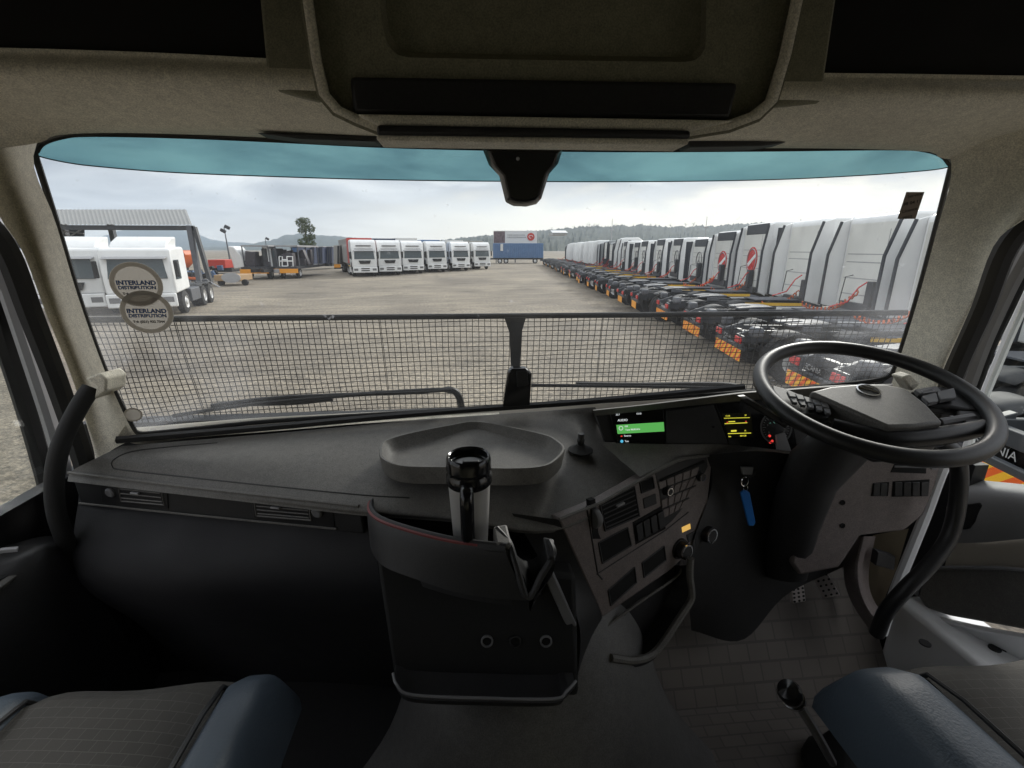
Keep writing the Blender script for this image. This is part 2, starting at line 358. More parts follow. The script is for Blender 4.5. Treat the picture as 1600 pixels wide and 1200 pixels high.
R2 = row([(1730, 200, .88), (1620, 325, .90), (1555, 380, .93), (1517, 480, .95), (1477, 570, .965), (1462, 610, .965), (1445, 660, .965)])
R3 = [v+V((.02, .05, 0)) for v in R2]
MB().loft([R0, R1, R2, R3], 26, 6).build('pillar_trim', M['beige'], cab, smooth=60)
# lower trim strip between the glass and the dashboard (left foot of the pillar)
a = [hw(x, y, -.006) for x, y in [(196, 664), (205, 676), (225, 684), (300, 677), (450, 665), (600, 654), (780, 644)]]
b = row([(178, 690, 1.08), (196, 690, 1.10), (225, 694, 1.12), (300, 684, 1.14), (450, 672, 1.16), (600, 659, 1.17), (780, 647, 1.175)])
MB().loft([a, b], 30, 3).build('scuttle_trim', M['beige'], cab)
# door seals and body aperture beside the pillars
def seal(pts, r, m, nm): MB().tube(catmull([hy(*p) for p in pts], 30), r, 8).build(nm, m, cab)
seal([(-80, 300, 1.06), (-20, 350, 1.07), (14, 400, 1.08), (48, 490, 1.10), (90, 600, 1.12), (124, 700, 1.13), (150, 790, 1.13)], .022, M['rubber'], 'door_seal')
seal([(1700, 265, .90), (1625, 330, .93), (1572, 388, .955), (1536, 480, .97), (1498, 565, .98), (1470, 640, .98), (1440, 760, .97)], .022, M['rubber'], 'door_seal')
seal([(1490, 700, .93), (1470, 740, .925), (1448, 800, .92), (1424, 860, .91), (1400, 920, .9), (1378, 990, .88)], .012, M['white'], 'aperture_edge')
# rear half of the cab: side walls, roof, back wall (they shade the interior)
sw = MB(); sw.b2((-1.06, -1.05, FL), (-1.02, -.25, EZ+.95)); sw.b2((-1.06, -.25, EZ+.25), (-1.02, .95, EZ+.95)); sw.build('side_wall', M['beige_shaded'], cab)
sw = MB(); sw.b2((1.36, -1.05, FL), (1.40, -.25, EZ+.95)); sw.b2((1.36, -.25, EZ+.25), (1.40, .85, EZ+.95)); sw.build('side_wall', M['beige_shaded'], cab)
MB().b2((-1.06, -1.1, FL), (1.40, -1.052, EZ+.95)).build('rear_wall', M['beige_shaded'], cab)
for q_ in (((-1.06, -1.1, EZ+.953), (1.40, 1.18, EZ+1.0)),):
    MB().b2(*q_).build('roof_lining', M['beige_shaded'], cab)

MB().b2((-1.06, .85, FL), (-1.02, 1.30, EZ-.55)).build('footwell_side', M['black'], cab); MB().b2((1.32, 1.0, FL), (1.36, 1.30, EZ-.55)).build('footwell_side', M['black'], cab)
# --- rain sensor and camera housing hung at the top of the glass
ss = thing('sensor_housing', hw(815, 275, -.05), 'black camera and sensor housing hanging from the top centre of the windscreen', 'sensor')
o = [(752, 228), (880, 231), (872, 256), (858, 272), (846, 310), (838, 319), (822, 323), (802, 322), (790, 316), (780, 275), (764, 258)]
fr = [hw(x, y, -.055) for x, y in o]; bk = [hw(x, y, -.004) for x, y in o]
g = MB(); n = len(o); c_ = sum(fr, V())/n
ins = [p.lerp(c_, .18)+V((0, -.02, 0)) for p in fr]
g.grid([bk, fr, ins], True); g.f.append(tuple(range(2*n, 3*n))); g.build('housing', M['blackg'], ss, bevel=.003)
c = hw(809, 248, -.085); MB().lathe(c, (0, -1, -.2), [(0, .0035), (.004, .0035), (.004, 0)], 12).build('lens', M['lgrey'], ss)

# ------------------------------------------------------------------ dashboard
dash = thing('dashboard', (.16, .95, FL), 'dark grey wrap-round dashboard with vents, screens and open trays below the windscreen', 'dashboard')
back = [hw(x, y, -.03) for x, y in [(190, 697), (300, 688), (450, 675), (600, 661), (750, 649), (850, 642), (930, 636)]]
midd = [hz(x, y, -.462) for x, y in [(150, 716), (268, 718), (425, 715), (580, 712), (730, 710), (860, 700), (945, 668)]]
lip = [hz(x, y, z) for x, y, z in [(112, 736, -.50), (235, 750, -.50), (400, 768, -.50), (560, 786, -.50), (700, 796, -.505), (872, 812, -.525), (1000, 745, -.51)]]
lip2 = [v+V((-.005, -.012, -.02)) for v in lip]
TPm = MB().loft([back, midd, lip, lip2], 40, 8)
from mathutils.bvhtree import BVHTree
bv = BVHTree.FromPolygons(TPm.v, TPm.f)
seam = [bv.ray_cast(EYE, ray(q.x, q.y).normalized())[0] for q in catmull([V((x, y, 0)) for x, y in [(640, 778), (560, 773), (400, 757), (280, 744), (190, 734), (176, 729), (178, 718), (205, 706), (260, 699), (340, 692)]], 50)]
MB().tube([q for q in seam if q], .0016, 5).build('panel_seam', M['black'], dash)
TPm.build('top_panel', M['dash'], dash, smooth=60)
MB().tube([v+V((0, -.004, .012)) for v in catmull([hw(x, y, -.03) for x, y in [(186, 694), (300, 684), (450, 671), (600, 657), (750, 645), (930, 632), (1160, 610)]], 40)], .009, 6).build('demister_strip', M['black'], dash)
# passenger fascia
P1 = hz(112, 737, -.5); P2 = hz(562, 788, -.5)
hd = (P2-P1).normalized(); nF = V((hd.y, -hd.x, 0)); nF = nF if nF.y < 0 else -nF
PF = plane(P1+V((0, 0, 0)), nF+V((0, 0, -.12)))
def pan(pl, pts, h, name, m, parent, bevel=.002, back=.012, seg=2, **k):
    P = [hp(a, b, pl)-pl[1]*back for a, b in pts]
    return MB().prism(P, pl[1]*(h+back)).build(name, m, parent, bevel=bevel, seg=seg, **k)
def poff(pl, d): return (pl[0]+pl[1]*d, pl[1])
fas = pan(PF, [(110, 738), (562, 790), (570, 835), (126, 786)], .0, 'fascia', M['dash2'], dash, .004)
MB().tube([hp(a, b, PF)+PF[1]*.004 for a, b in [(110, 737), (300, 760), (562, 789)]], .004, 6).build('fascia_edge', M['dash'], dash)
MB().tube([hp(a, b, PF)+PF[1]*.003 for a, b in [(126, 785), (300, 803), (527, 825)]], .0025, 6).build('fascia_edge', M['dash'], dash)
def vent(pl, q, nsl, m, parent, tab=.4, frame=M['black'], slatm=M['dash2']):
    """q: four picture corners, clockwise from top left"""
    C = [hp(a, b, pl) for a, b in q]; n = pl[1]
    def at(u, v): return (C[0].lerp(C[1], u)).lerp(C[3].lerp(C[2], u), v)
    vb = MB().prism([p+n*.0008 for p in C], n*.001).build('vent', M['void'], parent)
    s_ = MB()
    for i in range(nsl):
        v = (i+.75)/(nsl+.5)
        a_, b_ = at(.03, v), at(.97, v); s_.tube([a_+n*.003, b_+n*.003], .0018, 4)
    for k in range(4):
        a_, b_ = (C+[C[0]])[k], (C+[C[0]])[k+1]; s_.tube([a_+n*.002, b_+n*.002], .0022, 4)
    s_.build('slat', slatm, vb)
    p = at(tab, .32); MB().box(p+n*.006, (.022, .006, .004), (C[1]-C[0]).to_track_quat('X', 'Z').to_matrix()).build('vent_tab', M['lgrey'], vb, bevel=.0012)
    return vb
pan(PF, [(156, 749), (262, 760), (264, 795), (160, 785)], .002, 'vent_frame', M['black'], dash, .0015)
vent(PF, [(186, 757), (254, 765), (258, 788), (191, 782)], 3, None, dash, slatm=M['dash'])
MB().lathe(hp(175, 768, PF), PF[1], [(0, .012), (.006, .012), (.009, .009), (.009, 0)], 20).build('vent_knob', M['grey'], dash)
pan(PF, [(393, 773), (520, 785), (524, 824), (397, 810)], .002, 'vent_frame', M['black'], dash, .0015)
vent(PF, [(398, 779), (484, 787), (487, 812), (402, 805)], 4, None, dash, slatm=M['dash'])
MB().lathe(hp(497, 799, PF), PF[1], [(0, .012), (.006, .012), (.009, .009), (.009, 0)], 20).build('vent_knob', M['grey'], dash)
# knee panel under the fascia, running away into the footwell
k0 = [hp(a, b, PF)-PF[1]*.02 for a, b in [(110, 775), (250, 800), (400, 815), (572, 832)]]
k1 = [hz(a, b, -.72) for a, b in [(120, 900), (260, 915), (420, 920), (600, 930)]]
k2 = [v+V((0, .12, -.25)) for v in k1]
k3 = [V((v.x, v.y+.15, FL)) for v in k2]
MB().loft([k0, k1, k2, k3], 24, 8).build('knee_panel', mat('knee_panel_shaded', (.007, .007, .009), .75, bump=.3), dash, smooth=70)  # near-black, so the deep footwell shade is put into the colour
# centre stack, turned towards the driver
A = hy(873, 811, .79)
PC = plane(A, (.43, -.9, .12))
face = [(873, 812), (940, 785), (1021, 738), (1062, 718), (1108, 712), (1112, 730), (1106, 790), (1080, 860), (1050, 890), (1000, 925), (941, 966)]
pan(PC, face, 0, 'centre_stack', M['console'], dash, .005, back=.03)
MB().tube([hp(a, b, PC)+PC[1]*.002 for a, b in [(873, 811), (940, 784), (1021, 737), (1062, 717), (1108, 711), (1130, 712)]], .004, 6).build('stack_edge', M['dash'], dash)
# left flank of the stack
q = [hp(873, 812, PC), hp(941, 966, PC)]
fl = [hz(770, 800, -.51), hy(905, 1050, .70)]
MB().loft([[q[0], q[0].lerp(q[1], .5), q[1], q[1]+V((.0, .02, -.12))], [hz(800, 802, -.51)+V((0, .0, 0)), hy(860, 900, .78), hy(905, 975, .75), hy(900, 1085, .72)]], 16, 6).build('stack_flank', M['dash2'], dash)
pan(PC, [(921, 782), (930, 779), (935, 832), (939, 842), (926, 842)], .001, 'thumbwheel_slot', M['void'], dash, .001)
c = hp(930, 808, PC); MB().lathe(c-V((.008, .004, 0)), (.9, .43, 0), [(0, 0), (0, .02), (.003, .022), (.010, .022), (.013, .02), (.013, 0)], 24).build('thumbwheel', M['grey'], dash)
vent(PC, [(936, 785), (990, 760), (998, 806), (945, 829)], 6, None, dash, .5)
def slot(q):
    pan(PC, q, .0006, 'storage_slot', M['void'], dash, 0)
    P = [hp(a, b, PC) for a, b in q]; g = MB()
    for i in range(4): g.tube([P[i]+PC[1]*.001, P[(i+1) % 4]+PC[1]*.001], .002, 4)
    g.build('slot_frame', M['dash2'], dash)
slot([(999, 752), (1019, 745), (1022, 762), (1002, 770)])
slot([(935, 848), (980, 824), (986, 852), (941, 880)])
slot([(950, 922), (991, 886), (994, 910), (954, 946)])
slot([(1003, 879), (1037, 853), (1040, 875), (1006, 902)])
pan(PC, [(1004, 779), (1024, 771), (1026, 787), (1006, 795)], .002, 'ashtray_lid', M['dash2'], dash, .002)
pan(PC, [(988, 816), (1034, 790), (1040, 826), (993, 851)], .0005, 'switch_well', M['void'], dash, 0)
for i in range(4):
    a0 = 991+i*11.2; b0 = 820-i*6.1
    pan(PC, [(a0, b0), (a0+9.6, b0-5.4), (a0+12.5, b0+19), (a0+3.5, b0+25)], .006, 'rocker_switch', M['dash2'], dash, .0015)
# shallow moulded frame line around the left half of the stack
fl_ = [(915, 795), (1018, 738), (1029, 772), (1032, 800)]
g = MB().tube([hp(a, b, PC)+PC[1]*.0005 for a, b in [(932, 897), (985, 863), (1040, 828), (1075, 800)]], .0016, 4)
g.tube([hp(a, b, PC)+PC[1]*.0005 for a, b in [(916, 790), (934, 897), (941, 905)]], .0016, 4); g.build('stack_crease', M['black'], dash)
rad = [(1023, 738), (1047, 725), (1075, 718), (1104, 713), (1106, 729), (1098, 745), (1085, 762), (1074, 783), (1062, 800), (1050, 814), (1038, 824), (1034, 800), (1030, 770)]
rp = pan(PC, rad, .001, 'radio', M['black'], dash, .002)
g = MB()
lines = [[(1026, 752), (1105, 722)], [(1029, 765), (1100, 738)], [(1031, 780), (1088, 757)], [(1033, 795), (1078, 776)], [(1036, 810), (1066, 793)]]
cnt = 0
for r_ in range(4):
    (x0, y0), (x1, y1) = lines[r_]; (X0, Y0), (X1, Y1) = lines[r_+1]
    nb = [6, 6, 5, 4][r_]
    for c_ in range(nb):
        u0 = (c_+.06)/nb; u1 = (c_+.94)/nb
        if r_ == 0 and c_ == 5: continue
        if r_ == 1 and c_ == 0: continue
        def L2(u, v): return (x0+(x1-x0)*u)*(1-v)+(X0+(X1-X0)*u)*v, (y0+(y1-y0)*u)*(1-v)+(Y0+(Y1-Y0)*u)*v
        pan(PC, [L2(u0, .1), L2(u1, .1), L2(u1, .92), L2(u0, .92)], .0035, 'radio_button', M['console'], rp, .001, back=0, seg=1)
pan(PC, [(1030, 749), (1098, 719), (1099, 722), (1031, 752)], .004, 'disc_slot', M['void'], rp, 0, back=0)
def knob(x, y, r, name='knob', body=M['black'], par=dash, pl=PC, ring=M['chrome'], cap=M['dash2']):
    c = hp(x, y, pl)
    k = MB().lathe(c, pl[1], [(0, r*1.25), (.004, r*1.2), (.004, r), (r*.9, r*.92), (r, r*.8), (r, 0)], 28).build(name, body, par)
    MB().lathe(c+pl[1]*(r*.98), pl[1], [(0, r*.88), (.003, r*.88), (.003, r*.72), (0, r*.72)], 28).build('knob_ring', ring, k)
    MB().lathe(c+pl[1]*(r*.99), pl[1], [(0, r*.72), (.002, r*.7), (.002, 0)], 24).build('knob_cap', cap, k)
knob(1041, 766, .0105, par=dash); knob(1092, 744, .0105, par=dash)
knob(1062, 857, .021); knob(1101, 832, .021)
pan(PC, [(1065, 824), (1078, 818), (1079, 826), (1066, 832)], .001, 'yellow_label', emit('amber_label', (.55, .33, .08), .5), dash, .0006)  # yellow label given a glow of its own, not a display
pan(PC, [(1072, 836), (1086, 829), (1088, 840), (1075, 848)], .0015, 'heater_button', M['dash2'], dash, .001)
# driver side: ledge, recessed screen panel and instruments
PB = plane(hy(1090, 665, .99), (-.02, -.92, .30))
led0 = [hp(x, y, PB) for x, y in [(938, 692), (1040, 694), (1140, 695), (1240, 706), (1300, 712)]]
led1 = [hp(1000, 745, PC), hp(1040, 727, PC), hp(1108, 711, PC), hy(1215, 708, .93), hy(1290, 716, .9)]
led2 = [v+V((0, .0, -.05)) for v in led1]
MB().loft([led0, led1], 20, 5).build('ledge', M['dash'], dash)
MB().loft([[hp(1104, 711, PC), hy(1180, 705, .925), hy(1250, 711, .94), hy(1310, 718, .97)], [hp(1112, 760, PC), hy(1180, 760, .98), hy(1250, 770, 1.0), hy(1320, 780, 1.03)], [hp(1075, 880, PC), hy(1150, 850, 1.0), hy(1240, 860, 1.03), hy(1320, 860, 1.05)], [hy(1080, 985, 1.0), hy(1160, 1000, 1.0), hy(1228, 930, 1.04), hy(1320, 885, 1.08)]], 20, 6).build('lower_panel', M['dash2'], dash, smooth=70)
hood0 = [hp(x, y, PB)+PB[1]*.01 for x, y in [(925, 640), (1000, 632), (1080, 622), (1160, 612), (1230, 607), (1300, 602), (1390, 600)]]
hood1 = [hp(x, y, PB)+PB[1]*.0 for x, y in [(930, 650), (1000, 643), (1080, 634), (1160, 626), (1230, 622), (1300, 618), (1390, 618)]]
hood2 = [hw(x, y, -.02) for x, y in [(925, 646), (1000, 638), (1080, 628), (1160, 618), (1230, 613), (1300, 608), (1390, 606)]]
MB().loft([hood1, hood0, hood2], 24, 4).build('instrument_hood', M['dash'], dash, smooth=50)
pan(PB, [(932, 646), (1120, 626), (1300, 612), (1310, 712), (1140, 697), (1040, 694), (948, 692)], -.012, 'instrument_panel', M['black'], dash, .002, back=.03)
pan(PB, [(1042, 641), (1116, 632), (1140, 695), (1042, 694)], -.004, 'blank_panel', M['dash2'], dash, .002)
MB().lathe(hp(1114, 667, PB), PB[1], [(0, .003), (.003, .003), (.003, 0)], 10).build('sensor_dot', M['void'], dash)
scr = pan(PB, [(953, 643), (1038, 640), (1042, 692), (966, 692)], -.006, 'screen', M['blackg'], dash, .001)
PS = poff(PB, -.0052)
G_green = emit('screen_green', (.10, .42, .09), .38); G_white = emit('screen_white', (.8, .85, .85), .35); G_red = emit('red_lamp', (.8, .05, .04), .4); G_yel = emit('yellow_segments', (.75, .7, .06), .4); G_blue = emit('screen_blue', (.1, .5, .75), .4)
pan(PS, [(963, 664), (1037, 659.5), (1038, 674), (965, 678)], .0003, 'menu_row', G_green, scr, 0, back=0)
def stext(s, x, y, size, pl, m, par, x2, y2, al='LEFT'):
    p = hp(x, y, pl)+pl[1]*.0008; r_ = hp(x2, y2, pl)-hp(x, y, pl)
    return text('lettering', s, size, p, r_, pl[1].cross(r_), m, par, align=al)
stext('AUDIO', 965, 657, .0075, PS, G_white, scr, 985, 656)
stext('FM', 976, 666.5, .006, PS, G_white, scr, 996, 665.5); stext('Tune 98.00 kHz', 977, 671.8, .0055, PS, G_white, scr, 997, 670.6)
stext('Source', 975, 681, .006, PS, G_white, scr, 995, 680.3); stext('Tun', 976, 689.5, .006, PS, G_white, scr, 996, 689); stext('22.7', 962, 648, .0055, PS, G_white, scr, 982, 647.3); stext('13:10', 994, 646.5, .0055, PS, G_white, scr, 1014, 646)
MB().lathe(hp(970, 669, PS), PS[1], [(.0008, .0052), (.0012, .0052), (.0012, .004), (.0008, .004)], 20).build('menu_icon', G_white, scr)
MB().lathe(hp(971.5, 689.5, PS), PS[1], [(.0005, .0035), (.001, .0035), (.001, 0)], 16).build('menu_icon', G_blue, scr)
MB().box(hp(971, 681.5, PS)+PS[1]*.0008, (.004, .001, .0025)).build('menu_icon', G_red, scr)
clus = pan(PB, [(1121, 632), (1238, 620), (1250, 706), (1142, 695)], -.008, 'instrument_cluster', M['blackg'], dash, .001)
PI = poff(PB, -.0072)
d_ = pan(PI, [(1128, 646), (1173, 645), (1177, 683), (1137, 683)], .0006, 'trip_display', mat('lcd_dark', (.03, .028, .01), .3), clus, 0, back=0)
g = MB()
def seg_(g, x0, y0, x1, y1, w=.0007):
    g.tube([hp(x0, y0, PI)+PI[1]*.0012, hp(x1, y1, PI)+PI[1]*.0012], w, 4)
seg_(g, 1131, 653.5, 1171, 652.5); seg_(g, 1132, 662, 1167, 660.5, .0009); seg_(g, 1138, 659, 1148, 658.5, .0013); seg_(g, 1142, 673.5, 1150, 673, .0022); seg_(g, 1137, 677.5, 1173, 676.5, .0009)
g.build('display_segments', G_yel, clus)
for s_, x_, y_ in (('13:10', 1133, 650), ('27', 1163, 649), ('H', 1163, 673), ('001128', 1156, 681), ('km', 1138, 682)): stext(s_, x_, y_, .0052, PI, G_yel, clus, x_+20, y_-.4)
for x_, y_ in ((1165, 658.5), (1136, 660)): MB().lathe(hp(x_, y_, PI), PI[1], [(.001, .0016), (.0018, .0016), (.0018, 0)], 8).build('warning_light', G_red, clus)
cg = hp(1212, 668, PI); MB().lathe(cg, PI[1], [(.0006, .040), (.003, .040), (.003, .037), (.0006, .037)], 40).build('gauge_ring', M['grey'], clus)
MB().lathe(cg, PI[1], [(.0005, .037), (.0012, .036), (.0012, 0)], 32).build('gauge_dial', M['dash2'], clus)
rt = (hp(1232, 667, PI)-cg).normalized(); ut = PI[1].cross(rt)
g = MB()
for i in range(25):
    th = R(-40+i*260/24); d = rt*math.cos(th)+ut*math.sin(th); g.tube([cg+d*.034+PI[1]*.0018, cg+d*(.030 if i % 4 else .026)+PI[1]*.0018], .0005, 4)
g.build('gauge_ticks', M['lgrey'], clus)
for i in range(6):
    th = R(-30+i*240/5); text('lettering', str((5-i)*5), .006, cg+(rt*math.cos(th)+ut*math.sin(th))*.022+PI[1]*.0018, rt, ut, M['lgrey'], clus)
stext('15 18 13', 1201, 661, .006, PI, emit('teal_digits', (.2, .6, .45), .8), clus, 1221, 660)
for x_, y_ in ((1202, 681), (1206, 689), (1203, 691)): MB().lathe(hp(x_, y_, PI), PI[1], [(.001, .0032), (.0022, .0032), (.0022, 0)], 10).build('warning_light', G_red, clus)
pan(PB, [(1213, 680), (1226, 676), (1236, 705), (1216, 703)], .002, 'cluster_bezel', M['lgrey'], dash, .001)

# lower right: switch box beside the steering column
PR = plane(hy(1400, 760, .93), (-.12, -.95, .1))
bx = [(1270, 706), (1340, 705), (1471, 726), (1466, 756), (1443, 806), (1414, 830), (1345, 838), (1312, 888), (1250, 900), (1236, 880)]
pan(PR, bx, 0, 'switch_box', M['console'], dash, .008, back=.12)
pan(PR, [(1395, 752), (1452, 749), (1450, 775), (1393, 776)], .001, 'switch_well', M['void'], dash, 0)
for i in range(4):
    a0 = 1396.5+i*13.7
    pan(PR, [(a0, 753), (a0+12, 752.5), (a0+11.5, 774), (a0-.5, 774.5)], .004, 'rocker_switch', M['dash2'], dash, .0015)
pan(PR, [(1369, 754), (1389, 753), (1387, 775), (1360, 775)], .001, 'switch_well', M['void'], dash, 0)
for a0 in (1373, 1362): pan(PR, [(a0+2, 755), (a0+12, 754.5), (a0+11, 774), (a0, 774)], .004, 'rocker_switch', M['dash2'], dash, .0015)
pan(PR, [(1400, 719), (1448, 722), (1447, 740), (1391, 738)], .001, 'card_slot', M['void'], dash, .001)
pan(PR, [(1397, 727), (1447, 729), (1447, 731), (1396, 730)], .003, 'slot_divider', M['grey'], dash, .0006)
pan(PR, [(1455, 726), (1463, 727), (1462, 734), (1454, 733)], .002, 'small_button', M['grey'], dash, .0008)
for x_, y_ in ((1316, 785), (1277, 822), (1316, 821)):
    MB().lathe(hp(x_, y_, PR), PR[1], [(.0005, .0065), (.002, .0065), (.002, .005), (.0008, .005), (.0008, 0)], 16).build('screw_hole', M['void'], dash)

# --- centre bins below the dash top
PBn = .72
def hzl(l): return [hz(a, b, z) for a, b, z in l]
rim = hzl([(604, 785, -.505), (582, 783, -.505), (574, 800, -.505), (590, 818, -.503), (640, 836, -.50), (700, 851, -.498), (745, 858, -.495), (790, 862, -.49)])
rimi = [v+V((.012, .012, -.002)) for v in rim]
low = hzl([(600, 830, -.555), (580, 832, -.56), (580, 860, -.57), (600, 885, -.57), (650, 905, -.57), (710, 925, -.58), (770, 935, -.58), (822, 938, -.575)])
low2 = row([(610, 860, .80), (600, 870, .80), (605, 890, .80), (620, 905, .80), (660, 925, .80), (720, 940, .80), (790, 950, .80), (850, 950, .80)])
MB().loft([[v+V((0, 0, -.12)) for v in rimi], rimi, rim, low], 30, 5).build('front_bin', M['dash2'], dash, smooth=60)
MB().tube(catmull([v+V((.002, .004, .005)) for v in rim[:7]], 40), .0032, 6).build('bin_piping', mat('red_piping', (.19, .045, .045), .5), dash)
MB().loft([low, [v+V((.03, .05, -.02)) for v in low], low2], 24, 5).build('bin_underside', M['black'], dash)
# right half of the bin: open scoop with a raised lip
MB().prism([hy(a, b, .87) for a, b in [(576, 786), (872, 806), (880, 900), (590, 880)]], (0, .02, 0)).build('bin_dark_back', M['void'], dash)  # black sheet paints the dark inside of the bin
s0 = [hz(790, 850, -.485), hz(800, 870, -.50), hz(818, 900, -.53), hz(826, 930, -.56)]
s1 = [hz(862, 850, -.49), hz(868, 868, -.50), hz(862, 900, -.53), hz(836, 932, -.555)]
MB().tube(catmull([hz(776, 826, -.475), hz(795, 848, -.485), hz(806, 880, -.51), hz(824, 934, -.56), hz(846, 900, -.53), hz(864, 866, -.50), hz(858, 845, -.49)], 40), .006, 8).build('scoop_rim', M['dash2'], dash)
MB().loft([s0, [a.lerp(b, .5)+V((0, .02, -.05)) for a, b in zip(s0, s1)], s1], 12, 6).build('scoop', M['black'], dash)
MB().loft([[rim[6], rim[7], s0[0]], [hz(745, 905, -.56), hz(800, 905, -.555), hz(810, 880, -.53)], [low[6], low[7], s0[3]]], 12, 4).build('bin_corner', M['dash2'], dash)
MB().prism([hz(770, 822, -.47), hz(792, 818, -.47), hz(800, 850, -.48), hz(775, 850, -.48)], (0, 0, -.03)).build('cup_clamp', M['dash'], dash, bevel=.004)
MB().prism([hz(848, 838, -.485), hz(866, 842, -.485), hz(868, 872, -.50), hz(856, 872, -.50)], (0, .0, -.02)).build('bin_hook', M['black'], dash, bevel=.003)
MB().prism([hy(840, 880, .72), hy(856, 878, .72), hy(902, 978, .72), hy(888, 986, .72)], (0, .02, 0)).build('brace', M['grey'], dash, bevel=.003)
# inside walls of the big bin and its floor
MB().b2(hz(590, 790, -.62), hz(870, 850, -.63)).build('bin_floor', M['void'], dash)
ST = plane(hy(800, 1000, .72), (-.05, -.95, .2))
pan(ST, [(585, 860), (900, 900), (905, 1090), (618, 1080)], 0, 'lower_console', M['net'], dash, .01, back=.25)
for x_ in (761, 805, 853):
    c = hp(x_, 1001, ST)
    k = MB().lathe(c, ST[1], [(0, .012), (.004, .012), (.005, .0095), (.001, .009), (.001, 0)], 24).build('socket', M['grey'] if x_ != 805 else M['dash2'], dash)
    MB().lathe(c, ST[1], [(.0015, .0085), (.002, .0)], 20).build('socket_hole', M['void'], k)
tr = catmull([hp(614, 1052, poff(ST, .03)), hp(620, 1070, poff(ST, .05)), hp(645, 1086, poff(ST, .06)), hp(760, 1091, poff(ST, .07)), hp(865, 1092, poff(ST, .06)), hp(885, 1080, poff(ST, .05)), hp(900, 1064, poff(ST, .03))], 30)
MB().grid([[v+V((0, .06, -.01)) for v in tr], [v+V((0, .01, -.012)) for v in tr], tr, [v+V((0, -.004, -.004)) for v in tr], [v+V((0, .01, -.03)) for v in tr], [v+V((0, .08, -.06)) for v in tr]]).build('lower_tray', M['dash2'], dash, smooth=60)
MB().tube(tr, .0028, 6).build('tray_edge_highlight', M['grey'], dash)  # paler tube paints the highlight along the tray rim
# side pocket on the driver's side of the stack
PP = poff(PC, .035)
outl = [(1079, 872), (1078, 900), (1081, 925), (1078, 940), (1060, 968), (1036, 1004), (1017, 1024), (990, 1032), (954, 1028)]
pk = catmull([hp(a, b, PP) for a, b in outl], 40)
MB().tube(pk, .0085, 8).build('pocket_rim', M['dash'], dash)  # lighter than the pocket wall: rim highlight put into the colour
pk2 = catmull([hp(a, b, PC)-PC[1]*.03 for a, b in [(1068, 876), (1060, 905), (1050, 925), (1040, 945), (1020, 975), (1000, 1000), (985, 1012), (965, 1020), (945, 1022)]], 40)
MB().grid([pk, [v+V((0, 0, -.02)) for v in pk], [v+V((0, 0, -.03)) for v in pk2]]).build('pocket_wall', M['dash2'], dash)
pan(PC, [(941, 966), (1000, 925), (1050, 890), (1075, 870), (1070, 930), (1030, 990), (1000, 1025), (945, 1035), (910, 1010)], -.02, 'pocket_back', M['dash2'], dash, .004, back=.06)
MB().tube(catmull([hp(a, b, PC)+PC[1]*.004 for a, b in [(916, 1008), (945, 978), (1000, 938), (1052, 902), (1066, 884)]], 20), .003, 6).build('pocket_edge', M['dash'], dash)
MB().tube(catmull([hp(a, b, PC)-PC[1]*.01 for a, b in [(966, 990), (975, 972), (1000, 945), (1030, 928)]], 20), .002, 6).build('pocket_seam', M['dash'], dash)

# ------------------------------------------------------------------ floor, tunnel, mats, pedals
def fmat():
    m = mat('floor_mat', (.085, .08, .075), .75, bump=.3)
    t = m.node_tree; p = t.nodes['Principled BSDF']; tx = t.nodes['Texture Coordinate'] if 'Texture Coordinate' in t.nodes else t.nodes.new('ShaderNodeTexCoord')
    br = t.nodes.new('ShaderNodeTexBrick'); br.inputs['Scale'].default_value = 8; br.inputs['Color1'].default_value = (.17, .152, .138, 1); br.inputs['Color2'].default_value = (.145, .13, .118, 1); br.inputs['Mortar'].default_value = (.115, .105, .096, 1); br.inputs['Mortar Size'].default_value = .018
    t.links.new(tx.outputs['Object'], br.inputs['Vector']); t.links.new(br.outputs[0], p.inputs['Base Color']); return m
MB().b2((-1.06, -1.1, FL-.04), (1.40, 1.35, FL)).build('cab_floor', M['dash2'], cab)
MB().b2((-1.06, 1.25, FL), (1.35, 1.30, EZ-.45)).build('bulkhead', M['black'], cab)
MAT = fmat()
MB().prism([V((.40, .975, FL+.0103)), V((1.25, .975, FL+.0103)), V((1.25, 1.27, EZ-.88)), V((.40, 1.27, EZ-.88))], (0, .02, .01)).build('toe_board', MAT, cab)
tag(MB().b2((.46, .05, FL+.002), (1.22, .99, FL+.010)).build('floor_mat', MAT, None, bevel=.004), 'grey rubber floor mat with a brick-like pattern on the driver side floor', 'floor mat')
tun = []
for z_, w_, yy in ((-.70, .20, .85), (-.85, .24, .80), (-1.05, .28, .74), (-1.20, .33, .68), (-1.30, .42, .60)):
    r_ = []
    for i in range(13):
        a_ = R(180+i*15); r_.append(V((.14+w_*math.cos(a_)*1.15, yy+.25+.42*math.sin(a_)*w_/.3, EZ+z_)))
    tun.append(r_)
MB().loft(tun, 24, 4).build('engine_tunnel', mat('tunnel_cover', (.12, .118, .115), .5, bump=.4, bs=600), cab, smooth=70)
